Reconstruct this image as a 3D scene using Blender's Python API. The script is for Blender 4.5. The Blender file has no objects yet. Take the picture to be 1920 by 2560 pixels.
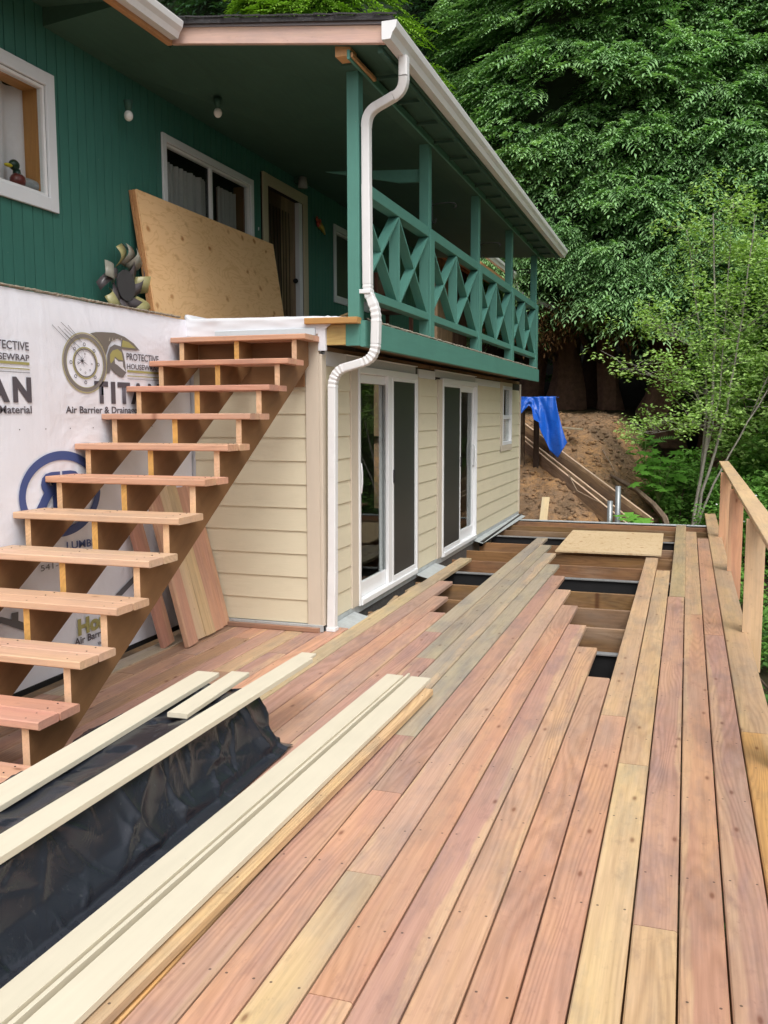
import bpy, bmesh, math, random
import numpy as np
from mathutils import Vector, Matrix, noise

random.seed(7)
rng = np.random.default_rng(7)
scene = bpy.context.scene
COL = scene.collection

# ------------------------------------------------------------------ camera
CZ = 1.665
cam_d = bpy.data.cameras.new("camera")
cam = bpy.data.objects.new("camera", cam_d)
COL.objects.link(cam)
fwd = Vector((-0.31297968, 0.94361001, -0.1079068))
rgt = Vector((0.94922841, 0.31457924, -0.00230827))
upv = Vector((-0.03176713, 0.10315065, 0.99415833))
M = Matrix.Identity(4)
for i in range(3):
    M[i][0] = rgt[i]; M[i][1] = upv[i]; M[i][2] = -fwd[i]
M[2][3] = CZ
cam.matrix_world = M
cam_d.sensor_fit = 'VERTICAL'
cam_d.sensor_height = 36.0
cam_d.lens = 36.0 * 2278.3 / 2560.0
cam_d.clip_start = 0.05
cam_d.clip_end = 500
scene.camera = cam

# ------------------------------------------------------------------ light: bright overcast
SUN_EL, SUN_AZ = math.radians(56), math.radians(150)   # azimuth of the light measured from +Y towards +X
world = bpy.data.worlds.new("World"); scene.world = world
world.use_nodes = True
wn = world.node_tree.nodes; wl = world.node_tree.links
wn.clear()
wo = wn.new("ShaderNodeOutputWorld"); wb = wn.new("ShaderNodeBackground")
sk = wn.new("ShaderNodeTexSky"); sk.sky_type = 'NISHITA'; sk.sun_disc = False
sk.sun_elevation = SUN_EL; sk.sun_rotation = SUN_AZ
sk.air_density = 1.0; sk.dust_density = 5.0; sk.ozone_density = 1.0
hs = wn.new("ShaderNodeHueSaturation"); hs.inputs['Saturation'].default_value = 0.22
wl.new(sk.outputs[0], hs.inputs['Color']); wl.new(hs.outputs[0], wb.inputs[0]); wl.new(wb.outputs[0], wo.inputs[0])
wb.inputs[1].default_value = 0.15
sun_d = bpy.data.lights.new("sun", 'SUN'); sun_d.energy = 1.0; sun_d.angle = math.radians(28); sun_d.color = (1, .978, .94)
sun = bpy.data.objects.new("sun", sun_d); COL.objects.link(sun)
sdir = Vector((math.sin(SUN_AZ) * math.cos(SUN_EL), math.cos(SUN_AZ) * math.cos(SUN_EL), math.sin(SUN_EL)))
sun.rotation_euler = sdir.to_track_quat('Z', 'Y').to_euler()
scene.view_settings.view_transform = 'Standard'
scene.view_settings.look = 'None'
scene.view_settings.exposure = 0.50
scene.view_settings.gamma = 1.0
scene.view_settings.use_curve_mapping = False
scene.render.engine = 'CYCLES'
scene.cycles.max_bounces = 8
scene.cycles.transparent_max_bounces = 12

# ------------------------------------------------------------------ materials
def srgb(r, g, b):
    f = lambda c: (c / 255 / 12.92) if c / 255 <= .04045 else ((c / 255 + .055) / 1.055) ** 2.4
    return (f(r), f(g), f(b), 1)

class NT:
    def __init__(s, name):
        s.m = bpy.data.materials.new(name); s.m.use_nodes = True
        s.t = s.m.node_tree; s.n = s.t.nodes; s.l = s.t.links
        s.b = s.n['Principled BSDF']
    def new(s, t, **k):
        n = s.n.new(t)
        for a, v in k.items(): setattr(n, a, v)
        return n
    def put(s, sock, v):
        if hasattr(v, 'is_output'): s.l.new(v, sock)
        else: sock.default_value = v
    def math(s, op, a, b=0.0, c=0.0):
        n = s.new('ShaderNodeMath', operation=op)
        s.put(n.inputs[0], a); s.put(n.inputs[1], b); s.put(n.inputs[2], c)
        return n.outputs[0]
    def noise(s, vec, scale, detail=3, rough=.5, dist=0):
        n = s.new('ShaderNodeTexNoise')
        s.put(n.inputs['Vector'], vec); n.inputs['Scale'].default_value = scale
        n.inputs['Detail'].default_value = detail; n.inputs['Roughness'].default_value = rough
        n.inputs['Distortion'].default_value = dist
        return n.outputs['Fac']
    def vmul(s, v, x, y, z):
        n = s.new('ShaderNodeVectorMath', operation='MULTIPLY')
        s.put(n.inputs[0], v); n.inputs[1].default_value = (x, y, z)
        return n.outputs[0]
    def vadd(s, a, b):
        n = s.new('ShaderNodeVectorMath', operation='ADD')
        s.put(n.inputs[0], a); s.put(n.inputs[1], b)
        return n.outputs[0]
    def mix(s, fac, a, b, mode='MIX'):
        n = s.new('ShaderNodeMix', data_type='RGBA', blend_type=mode)
        s.put(n.inputs[0], fac); s.put(n.inputs[6], a); s.put(n.inputs[7], b)
        return n.outputs[2]
    def ramp(s, v, pts):
        n = s.new('ShaderNodeValToRGB'); s.put(n.inputs[0], v)
        cr = n.color_ramp
        while len(cr.elements) > 1: cr.elements.remove(cr.elements[-1])
        cr.elements[0].position = pts[0][0]; cr.elements[0].color = pts[0][1]
        for p, c in pts[1:]:
            e = cr.elements.new(p); e.color = c
        return n.outputs[0]
    def g(s, v): return (v, v, v, 1)
    def obj(s): return s.new('ShaderNodeTexCoord').outputs['Object']
    def info(s): return s.new('ShaderNodeObjectInfo')
    def bump(s, h, strength=.3, dist=.01):
        n = s.new('ShaderNodeBump'); n.inputs['Strength'].default_value = strength
        n.inputs['Distance'].default_value = dist
        s.l.new(h, n.inputs['Height']); s.l.new(n.outputs[0], s.b.inputs['Normal'])

def basic(name, col, rough=.6, var=.12, scale=8, bump=.1, metal=0, spec=.5, usecol=False, dirt=None):
    t = NT(name); co = t.obj(); inf = t.info()
    v = t.vadd(co, t.vmul(inf.outputs['Random'], 37, 51, 23))
    base = inf.outputs['Color'] if usecol else col
    n = t.noise(v, scale, 5, .6)
    n2 = t.noise(v, scale * 6, 3, .6)
    k = t.math('ADD', t.math('MULTIPLY', n, var * 1.4), t.math('MULTIPLY', n2, var * .7))
    k = t.math('ADD', k, 1 - var * 1.05)
    c = t.mix(1.0, base, t.new('ShaderNodeCombineColor').outputs[0], 'MULTIPLY')
    cc = t.n[-1]
    comb = [q for q in t.n if q.bl_idname == 'ShaderNodeCombineColor'][0]
    for i in range(3): t.l.new(k, comb.inputs[i])
    if dirt:
        d = t.ramp(t.noise(v, scale * .8, 6, .7), [(.55, t.g(0)), (.75, t.g(1))])
        c = t.mix(t.math('MULTIPLY', d, dirt[1]), c, dirt[0])
    t.l.new(c, t.b.inputs['Base Color'])
    t.b.inputs['Roughness'].default_value = rough
    t.b.inputs['Metallic'].default_value = metal
    t.b.inputs['Specular IOR Level'].default_value = spec
    if bump: t.bump(t.math('ADD', n, t.math('MULTIPLY', n2, .5)), bump, .01)
    return t.m

def make_wood(name, nails=False, contrast=1.0, patch=1.0, rough=.50):
    """sawn softwood; grain runs along local Y; base colour from the object's colour"""
    t = NT(name); co = t.obj(); inf = t.info(); rnd = inf.outputs['Random']
    v = t.vadd(co, t.vmul(rnd, 13.7, 91.3, 7.9))
    base = inf.outputs['Color']
    # sapwood edge on some boards, then long colour drifts: pink heart, tan, grey weathering
    so = t.new('ShaderNodeSeparateXYZ'); t.l.new(co, so.inputs[0])
    side = t.math('SUBTRACT', t.math('MULTIPLY', t.math('GREATER_THAN', t.math('FRACT', t.math('MULTIPLY', rnd, 17.3)), .5), 2), 1)
    sapn = t.noise(t.vmul(v, 3, .7, 3), 1.0, 3, .6)
    sap = t.math('ADD', t.math('MULTIPLY', t.math('MULTIPLY', so.outputs[0], side), 11), t.math('ADD', t.math('MULTIPLY', sapn, 2.0), t.math('SUBTRACT', t.math('MULTIPLY', t.math('FRACT', t.math('MULTIPLY', rnd, 5.7)), .9), 1.65)))
    sap = t.ramp(sap, [(.30, t.g(0)), (.42, t.g(1))])
    c = t.mix(t.math('MULTIPLY', sap, .62 * patch), base, (.62, .43, .25, 1))
    drift = t.noise(t.vmul(v, 7, .75, 7), 1.0, 4, .62)
    drift2 = t.noise(t.vadd(t.vmul(v, 5, 1.6, 5), (17, 3, 5)), 1.0, 5, .68)
    drift3 = t.noise(t.vadd(t.vmul(v, 3, .5, 3), (7, 31, 5)), 1.0, 3, .6)
    c = t.mix(t.math('MULTIPLY', t.ramp(drift, [(.40, t.g(0)), (.64, t.g(1))]), .8 * patch), c, t.mix(1.0, base, (1.12, 1.16, 1.0, 1), 'MULTIPLY'))
    c = t.mix(t.math('MULTIPLY', t.ramp(drift2, [(.46, t.g(0)), (.68, t.g(1))]), .72 * patch), c, t.mix(1.0, base, (.62, .72, .86, 1), 'MULTIPLY'))
    c = t.mix(t.math('MULTIPLY', t.ramp(drift3, [(.52, t.g(0)), (.68, t.g(1))]), .4 * patch), c, (.36, .27, .21, 1))
    # growth rings (cathedral), long and narrow
    sep = t.new('ShaderNodeSeparateXYZ'); t.l.new(v, sep.inputs[0])
    warp = t.noise(t.vmul(v, 4.0, .42, 4.0), 1.0, 2, .5)
    phase = t.math('ADD', t.math('MULTIPLY', sep.outputs[0], 95), t.math('MULTIPLY', warp, 60))
    rings = t.math('POWER', t.math('ABSOLUTE', t.math('SINE', phase)), 3.0)
    rmask = t.ramp(t.noise(t.vadd(t.vmul(v, 2, .4, 2), (3, 9, 1)), 1.0, 2), [(.45, t.g(0)), (.6, t.g(1))])
    rings = t.math('MULTIPLY', rings, t.math('ADD', t.math('MULTIPLY', rmask, .9), .25))
    fib = t.noise(t.vmul(v, 170, 5, 170), 1.0, 3, .6)
    fib2 = t.noise(t.vmul(v, 45, 1.2, 45), 1.0, 3, .6)
    dark = t.math('ADD', t.math('MULTIPLY', rings, .10 * contrast), t.math('MULTIPLY', fib, .22 * contrast))
    dark = t.math('ADD', dark, t.math('MULTIPLY', fib2, .30 * contrast))
    dark = t.math('SUBTRACT', 1.0 + .28 * contrast, dark)
    comb = t.new('ShaderNodeCombineColor')
    t.l.new(dark, comb.inputs[0])
    t.l.new(t.math('POWER', dark, 1.18), comb.inputs[1]); t.l.new(t.math('POWER', dark, 1.3), comb.inputs[2])
    c = t.mix(1.0, c, comb.outputs[0], 'MULTIPLY')
    # knots
    vo = t.new('ShaderNodeTexVoronoi', feature='F1', voronoi_dimensions='2D'); vo.inputs['Scale'].default_value = 1.0
    t.l.new(t.vmul(v, 7.5, 3.0, 1.0), vo.inputs['Vector'])
    kn = t.ramp(vo.outputs['Distance'], [(.03, t.g(1)), (.055, t.g(.6)), (.085, t.g(.15)), (.12, t.g(0))])
    sel = t.new('ShaderNodeSeparateColor'); t.l.new(vo.outputs['Color'], sel.inputs[0])
    kn = t.math('MULTIPLY', kn, t.math('GREATER_THAN', sel.outputs[0], .82))
    c = t.mix(t.math('MULTIPLY', kn, .75), c, t.mix(1.0, base, (.33, .2, .15, 1), 'MULTIPLY'))
    sm_ = t.ramp(t.noise(t.vmul(v, 14, 7, 14), 1.0, 5, .7), [(.56, t.g(0)), (.72, t.g(1))])
    c = t.mix(t.math('MULTIPLY', sm_, .38 * patch), c, t.mix(1.0, base, (.52, .50, .56, 1), 'MULTIPLY'))
    # small specks and scuffs
    sp = t.ramp(t.noise(t.vmul(v, 38, 22, 38), 1.0, 2, .5), [(.70, t.g(0)), (.78, t.g(1))])
    c = t.mix(t.math('MULTIPLY', sp, .35), c, t.mix(1.0, base, (.5, .42, .4, 1), 'MULTIPLY'))
    if nails:
        s2 = t.new('ShaderNodeSeparateXYZ'); t.l.new(co, s2.inputs[0])
        yy = t.math('SUBTRACT', t.math('ABSOLUTE', t.math('SUBTRACT', t.math('FRACT', t.math('DIVIDE', s2.outputs[1], .73)), .5)), 0.0)
        xx = t.math('SUBTRACT', t.math('ABSOLUTE', s2.outputs[0]), .045)
        dd = t.math('SQRT', t.math('ADD', t.math('POWER', t.math('MULTIPLY', yy, .73), 2), t.math('POWER', xx, 2)))
        nl = t.math('LESS_THAN', dd, .0046)
        c = t.mix(t.math('MULTIPLY', nl, .8), c, (.05, .035, .03, 1))
    t.l.new(c, t.b.inputs['Base Color'])
    t.b.inputs['Roughness'].default_value = rough
    t.b.inputs['Specular IOR Level'].default_value = .3
    t.bump(t.math('ADD', t.math('MULTIPLY', fib, .6), t.math('MULTIPLY', rings, -.4)), .22, .004)
    return t.m

M_DECK = make_wood('deck_wood', nails=True, contrast=1.35)
M_WOOD = make_wood('lumber', contrast=1.0, patch=.6)
M_JOIST = make_wood('treated_lumber', contrast=1.5, patch=1.2, rough=.75)

def make_ply(name):
    t = NT(name); co = t.obj(); v = t.vadd(co, t.vmul(t.info().outputs['Random'], 3, 5, 7))
    warp = t.noise(t.vmul(v, 4.5, 1.6, 4.5), 1.0, 4, .6, .6)
    r = t.math('SINE', t.math('MULTIPLY', warp, 62))
    r = t.ramp(r, [(.60, t.g(0)), (.98, t.g(1))])
    base = t.info().outputs['Color']
    big = t.noise(t.vmul(v, 2, 1, 2), 1.0, 3)
    c = t.mix(big, t.mix(1.0, base, (.86, .82, .76, 1), 'MULTIPLY'), t.mix(1.0, base, (1.1, 1.12, 1.15, 1), 'MULTIPLY'))
    c = t.mix(t.math('MULTIPLY', r, .36), c, t.mix(1.0, base, (.66, .5, .36, 1), 'MULTIPLY'))
    fib = t.noise(t.vmul(v, 150, 6, 150), 1.0, 3)
    c = t.mix(t.math('MULTIPLY', fib, .3), c, t.mix(1.0, base, (.8, .7, .6, 1), 'MULTIPLY'))
    vo = t.new('ShaderNodeTexVoronoi', feature='F1', voronoi_dimensions='2D'); vo.inputs['Scale'].default_value = 5.2
    t.l.new(t.vadd(t.vmul(v, 1, .8, 1), t.vmul(warp, .12, .12, 0)), vo.inputs['Vector'])
    kn = t.ramp(vo.outputs['Distance'], [(.05, t.g(1)), (.10, t.g(.55)), (.15, t.g(0))])
    sel = t.new('ShaderNodeSeparateColor'); t.l.new(vo.outputs['Color'], sel.inputs[0])
    kn = t.math('MULTIPLY', kn, t.ramp(sel.outputs[1], [(.25, t.g(0)), (.9, t.g(1))]))
    c = t.mix(t.math('MULTIPLY', kn, .95), c, t.mix(1.0, base, (.5, .3, .17, 1), 'MULTIPLY'))
    t.l.new(c, t.b.inputs['Base Color']); t.b.inputs['Roughness'].default_value = .7
    t.b.inputs['Specular IOR Level'].default_value = .25
    t.bump(fib, .15, .003)
    return t.m
M_PLY = make_ply('plywood')

GREEN = (.052, .178, .130, 1)
def make_paint(name, col, grain=True, rough=.55, streak=.2, edge=(.8, 1.1)):
    t = NT(name); co = t.obj(); v = t.vadd(co, t.vmul(t.info().outputs['Random'], 13, 31, 7))
    n = t.noise(t.vmul(v, 30, 2.5, 30), 1.0, 4, .6); n2 = t.noise(v, 3.0, 4, .6)
    k = t.math('ADD', t.math('MULTIPLY', n, streak), t.math('MULTIPLY', n2, streak))
    c = t.mix(k, t.mix(1.0, col, (edge[1],) * 3 + (1,), 'MULTIPLY'), t.mix(1.0, col, (edge[0],) * 3 + (1,), 'MULTIPLY'))
    sp = t.ramp(t.noise(v, 26, 3, .6), [(.745, t.g(0)), (.77, t.g(1))])
    c = t.mix(t.math('MULTIPLY', sp, .35), c, (.45, .42, .36, 1))
    t.l.new(c, t.b.inputs['Base Color']); t.b.inputs['Roughness'].default_value = rough
    t.b.inputs['Specular IOR Level'].default_value = .35
    t.bump(n, .2, .004)
    return t.m
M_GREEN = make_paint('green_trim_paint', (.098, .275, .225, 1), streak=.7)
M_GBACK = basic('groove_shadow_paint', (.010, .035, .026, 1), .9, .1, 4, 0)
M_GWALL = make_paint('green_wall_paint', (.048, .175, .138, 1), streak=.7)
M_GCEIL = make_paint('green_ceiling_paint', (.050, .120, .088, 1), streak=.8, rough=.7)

def make_siding():
    t = NT('lap_siding'); co = t.obj(); v = t.vadd(co, t.vmul(t.info().outputs['Random'], 13, 31, 7))
    # object x = height, object y = length
    w = t.noise(t.vmul(v, 9, .9, 9), 1.0, 2)
    s = t.new('ShaderNodeSeparateXYZ'); t.l.new(v, s.inputs[0])
    gr = t.math('SINE', t.math('ADD', t.math('MULTIPLY', s.outputs[0], 420), t.math('MULTIPLY', w, 90)))
    f = t.noise(t.vmul(v, 220, 14, 220), 1.0, 3)
    n2 = t.noise(v, 2.2, 4, .6)
    c = t.mix(t.math('MULTIPLY', n2, .9), (.72, .655, .49, 1), (.66, .60, .445, 1))
    c = t.mix(t.math('MULTIPLY', f, .3), c, (.58, .52, .37, 1))
    ds_ = t.ramp(t.noise(t.vmul(v, 6, 2.5, 6), 1.0, 6, .7), [(.52, t.g(0)), (.74, t.g(1))])
    c = t.mix(t.math('MULTIPLY', ds_, .28), c, (.50, .44, .32, 1))
    t.l.new(c, t.b.inputs['Base Color']); t.b.inputs['Roughness'].default_value = .6
    t.b.inputs['Specular IOR Level'].default_value = .3
    t.bump(t.math('ADD', t.math('MULTIPLY', gr, .25), f), .12, .003)
    return t.m
M_SIDING = make_siding()
M_TRIM = make_paint('taupe_trim', (.60, .52, .42, 1), streak=.4)
M_CREAM = make_paint('cream_trim_board', (.67, .61, .475, 1), streak=.5, rough=.65, edge=(.80, 1.06))
M_WHITE = basic('white_vinyl', (.78, .79, .80, 1), .35, .05, 4, .02)
M_GUTTER = basic('white_aluminium', (.74, .74, .74, 1), .4, .08, 5, .02, dirt=((.5, .5, .48, 1), .25))
M_GREYMETAL = basic('galvanised_steel', (.52, .56, .57, 1), .45, .35, 9, .1, metal=.3, dirt=((.25, .25, .24, 1), .5))
M_DARKMETAL = basic('dark_steel', (.018, .018, .019, 1), .7, .3, 9, .1, spec=.2)
M_BLACK = basic('black_plastic', (.012, .012, .014, 1), .35, .2, 6, .05)
M_SCREEN = basic('insect_screen', (.030, .032, .033, 1), .42, .1, 4, .0, spec=.35)
M_MEMB = basic('white_membrane', (.70, .71, .75, 1), .5, .06, 4, .1)
M_CARPET = basic('worn_carpet_edge', (.30, .26, .20, 1), .95, .9, 60, .8)
M_SHINGLE = basic('asphalt_shingle', (.045, .043, .045, 1), .95, .8, 60, .8)
M_CURTAIN = basic('grey_curtain', (.72, .68, .70, 1), .9, .15, 6, .1)
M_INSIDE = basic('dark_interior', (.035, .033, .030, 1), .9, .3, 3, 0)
M_COL = basic('painted_part', (1, 1, 1, 1), .55, .25, 14, .1, usecol=True)
M_COLGLOSS = basic('glazed_part', (1, 1, 1, 1), .3, .2, 14, .05, usecol=True)
M_BARK = basic('cedar_bark', (.085, .045, .030, 1), .95, .9, 9, .9, usecol=True)
M_PRINT = basic('printed_ink', (1, 1, 1, 1), .6, .12, 5, 0, usecol=True)

def make_glass():
    t = NT('window_glass'); n, l = t.n, t.l
    n.remove(t.b)
    out = [q for q in n if q.bl_idname == 'ShaderNodeOutputMaterial'][0]
    tr = t.new('ShaderNodeBsdfTransparent'); tr.inputs[0].default_value = (.93, .95, .945, 1)
    gl = t.new('ShaderNodeBsdfGlossy'); gl.inputs['Roughness'].default_value = .015
    fr = t.new('ShaderNodeFresnel'); fr.inputs[0].default_value = 1.62
    mx = t.new('ShaderNodeMixShader')
    ge = t.new('ShaderNodeNewGeometry')
    l.new(t.math('MULTIPLY', fr.outputs[0], t.math('SUBTRACT', 1.0, ge.outputs['Backfacing'])), mx.inputs[0]); l.new(tr.outputs[0], mx.inputs[1]); l.new(gl.outputs[0], mx.inputs[2])
    l.new(mx.outputs[0], out.inputs[0])
    return t.m
M_GLASS = make_glass()

def make_tarp(name, col, rough, b=.5, sc=9, vk=1.2):
    t = NT(name); co = t.obj()
    w = t.noise(co, sc, 5, .55, 1.2); w2 = t.noise(co, sc * 4, 3, .5, .5)
    vo = t.new('ShaderNodeTexVoronoi', feature='DISTANCE_TO_EDGE'); vo.inputs['Scale'].default_value = sc * .6
    t.l.new(t.vadd(t.vmul(co, 1, .7, 1), t.vmul(w, .16, .16, .16)), vo.inputs['Vector'])
    d = t.ramp(t.noise(co, 40, 4, .7), [(.62, t.g(0)), (.8, t.g(1))])
    c = t.mix(t.math('MULTIPLY', d, .12), col, (.35, .34, .33, 1))
    t.l.new(c, t.b.inputs['Base Color']); t.b.inputs['Roughness'].default_value = rough
    t.bump(t.math('ADD', t.math('ADD', w, t.math('MULTIPLY', w2, .12)), t.math('MULTIPLY', vo.outputs['Distance'], vk)), b, .02)
    return t.m
M_TARP = make_tarp('black_poly_sheet', (.017, .020, .028, 1), .24, .30, 4, 3.0)
M_BLUETARP = make_tarp('blue_poly_tarp', (.008, .10, .52, 1), .33, .35, 12)

def make_wrap():
    t = NT('housewrap'); co = t.obj()
    w = t.noise(co, 1.3, 4, .55, .6); f = t.noise(co, 160, 2)
    c = t.mix(t.math('MULTIPLY', w, .5), (.80, .81, .88, 1), (.75, .75, .81, 1))
    t.l.new(c, t.b.inputs['Base Color']); t.b.inputs['Roughness'].default_value = .42
    w2 = t.noise(t.vmul(co, 1, 5.5, .9), 1.0, 4, .6, .8)
    t.bump(t.math('ADD', t.math('ADD', w, t.math('MULTIPLY', w2, .14)), t.math('MULTIPLY', f, .03)), .8, .05)
    return t.m
M_WRAP = make_wrap()

def make_dirt():
    t = NT('earth'); co = t.obj()
    a = t.noise(co, .9, 5, .6); b = t.noise(co, 9, 6, .7); f = t.noise(co, 60, 4, .7)
    c = t.ramp(a, [(.34, (.17, .11, .065, 1)), (.46, (.31, .19, .105, 1)), (.60, (.43, .24, .105, 1))])
    c = t.mix(t.math('MULTIPLY', t.ramp(b, [(.42, t.g(0)), (.62, t.g(1))]), .75), c, (.21, .145, .098, 1))
    st = t.ramp(f, [(.62, t.g(0)), (.72, t.g(1))])
    c = t.mix(t.math('MULTIPLY', st, .5), c, (.30, .21, .13, 1))
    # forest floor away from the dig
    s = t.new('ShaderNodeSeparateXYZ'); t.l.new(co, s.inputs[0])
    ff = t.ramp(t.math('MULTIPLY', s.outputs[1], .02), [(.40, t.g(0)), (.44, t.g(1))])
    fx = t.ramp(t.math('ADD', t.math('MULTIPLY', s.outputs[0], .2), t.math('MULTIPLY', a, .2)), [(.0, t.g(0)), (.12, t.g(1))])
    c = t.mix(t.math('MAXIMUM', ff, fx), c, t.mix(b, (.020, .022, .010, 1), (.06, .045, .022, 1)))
    t.l.new(c, t.b.inputs['Base Color']); t.b.inputs['Roughness'].default_value = .95
    t.b.inputs['Specular IOR Level'].default_value = .15
    t.bump(t.math('ADD', b, t.math('MULTIPLY', f, .8)), .7, .03)
    return t.m
M_DIRT = make_dirt()

def make_leaf(name, c1, c2, tip=None, rough=.75, trans=.25):
    t = NT(name); n, l = t.n, t.l
    at = t.new('ShaderNodeAttribute'); at.attribute_name = 'tone'
    co = t.obj(); big = t.noise(co, .6, 3)
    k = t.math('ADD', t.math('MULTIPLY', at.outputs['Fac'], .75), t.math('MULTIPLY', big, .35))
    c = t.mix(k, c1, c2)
    l.new(c, t.b.inputs['Base Color']); t.b.inputs['Roughness'].default_value = rough
    t.b.inputs['Specular IOR Level'].default_value = .12
    out = [q for q in n if q.bl_idname == 'ShaderNodeOutputMaterial'][0]
    tl = t.new('ShaderNodeBsdfTranslucent'); l.new(t.mix(1.0, c, (1.3, 1.5, .6, 1), 'MULTIPLY'), tl.inputs[0])
    mx = t.new('ShaderNodeMixShader'); mx.inputs[0].default_value = trans
    l.new(t.b.outputs[0], mx.inputs[1]); l.new(tl.outputs[0], mx.inputs[2]); l.new(mx.outputs[0], out.inputs[0])
    return t.m
M_CEDAR = make_leaf('cedar_foliage', (.075, .185, .080, 1), (.38, .60, .27, 1))
M_CEDAR2 = make_leaf('hemlock_foliage', (.07, .16, .018, 1), (.24, .42, .05, 1))
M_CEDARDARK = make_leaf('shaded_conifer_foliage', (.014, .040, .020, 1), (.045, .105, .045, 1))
M_DEAD = make_leaf('dead_cedar_foliage', (.10, .050, .022, 1), (.22, .12, .05, 1))
M_SHRUB = make_leaf('shrub_leaves', (.06, .16, .035, 1), (.22, .44, .085, 1))
M_SHRUBL = make_leaf('pale_shrub_leaves', (.15, .28, .07, 1), (.42, .60, .19, 1))
M_BRIGHT = make_leaf('young_bright_leaves', (.14, .25, .025, 1), (.36, .50, .07, 1))
M_MAPLE = make_leaf('broad_leaves', (.06, .19, .03, 1), (.18, .42, .06, 1))
M_IVY = make_leaf('dark_ivy_leaves', (.025, .07, .02, 1), (.12, .26, .06, 1))

# ------------------------------------------------------------------ object helpers
def tag(o, label=None, cat=None, group=None, kind=None):
    if label: o['label'] = label
    if cat: o['category'] = cat
    if group: o['group'] = group
    if kind: o['kind'] = kind
    return o

def empty(name, loc=(0, 0, 0), **k):
    o = bpy.data.objects.new(name, None); COL.objects.link(o); o.location = loc
    o.empty_display_size = .1
    return tag(o, **k)

def adopt(o, parent):
    if parent is None: return o
    mw = o.matrix_basis.copy()
    o.parent = parent
    pm = Matrix.Identity(4)
    chain = []
    p = parent
    while p: chain.append(p.matrix_basis.copy() if p.parent is None else p.matrix_parent_inverse @ p.matrix_basis); p = p.parent
    for m in reversed(chain): pm = pm @ m
    o.matrix_parent_inverse = pm.inverted()
    return o

def mesh_obj(name, verts, faces, mat, parent=None, loc=None, smooth=False, color=None, matrix=None):
    me = bpy.data.meshes.new(name); me.from_pydata([tuple(v) for v in verts], [], faces); me.update()
    if smooth:
        me.polygons.foreach_set('use_smooth', [True] * len(me.polygons))
    me.materials.append(mat)
    o = bpy.data.objects.new(name, me); COL.objects.link(o)
    if matrix is not None: o.matrix_basis = matrix
    elif loc: o.location = loc
    if color: o.color = color
    return adopt(o, parent)

def prism_local(w, t, L, ch=.004):
    """section in XZ (w wide, t thick, z from 0 down to -t), length along +Y, chamfered"""
    ch = min(ch, w * .3, t * .3)
    a = w / 2
    sec = [(-a + ch, 0), (a - ch, 0), (a, -ch), (a, -t + ch), (a - ch, -t), (-a + ch, -t), (-a, -t + ch), (-a, -ch)]
    v = [(x, 0, z) for x, z in sec] + [(x, L, z) for x, z in sec]
    f = [(i, i + 8, (i + 1) % 8 + 8, (i + 1) % 8) for i in range(8)]
    f += [tuple(range(7, -1, -1))[::-1], tuple(range(8, 16))[::-1]]
    return v, f

def board(name, p0, p1, w, t, mat, parent=None, up=(0, 0, 1), color=None, ch=.004, label=None):
    """a board whose top centre line runs p0 -> p1; up = normal of its wide face"""
    p0 = Vector(p0); p1 = Vector(p1); y = (p1 - p0); L = y.length; y.normalize()
    z = Vector(up); z = (z - y * z.dot(y)).normalized(); x = y.cross(z)
    Mx = Matrix.Identity(4)
    for i in range(3): Mx[i][0] = x[i]; Mx[i][1] = y[i]; Mx[i][2] = z[i]; Mx[i][3] = p0[i]
    v, f = prism_local(w, t, L, ch)
    o = mesh_obj(name, v, f, mat, parent, color=color, matrix=Mx)
    if label: o['label'] = label
    return o

def box(name, x0, x1, y0, y1, z0, z1, mat, parent=None, color=None, ch=.003):
    """axis box; local Y along its longest axis"""
    dx, dy, dz = x1 - x0, y1 - y0, z1 - z0
    cx, cy, cz = (x0 + x1) / 2, (y0 + y1) / 2, (z0 + z1) / 2
    if dz >= dx and dz >= dy:
        return board(name, (x1, cy, z0), (x1, cy, z1), dy, dx, mat, parent, (1, 0, 0), color, ch)
    if dy >= dx:
        return board(name, (cx, y0, z1), (cx, y1, z1), dx, dz, mat, parent, (0, 0, 1), color, ch)
    return board(name, (x0, cy, z1), (x1, cy, z1), dy, dz, mat, parent, (0, 0, 1), color, ch)

def extrude_poly(name, pts, axis, a, b, mat, parent=None, color=None):
    """polygon pts in the plane normal to axis (x: (y,z), y: (x,z), z: (x,y)), extruded from a to b"""
    def P(p, c):
        return {'x': (c, p[0], p[1]), 'y': (p[0], c, p[1]), 'z': (p[0], p[1], c)}[axis]
    n = len(pts)
    v = [P(p, a) for p in pts] + [P(p, b) for p in pts]
    f = [tuple(range(n)), tuple(range(2 * n - 1, n - 1, -1))] + [(i, i + n, (i + 1) % n + n, (i + 1) % n)[::-1] for i in range(n)]
    bm = bmesh.new(); vs = [bm.verts.new(q) for q in v]
    for q in f: bm.faces.new([vs[i] for i in q])
    bmesh.ops.recalc_face_normals(bm, faces=bm.faces)
    me = bpy.data.meshes.new(name); bm.to_mesh(me); bm.free(); me.materials.append(mat)
    o = bpy.data.objects.new(name, me); COL.objects.link(o)
    if color: o.color = color
    return adopt(o, parent)

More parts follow.
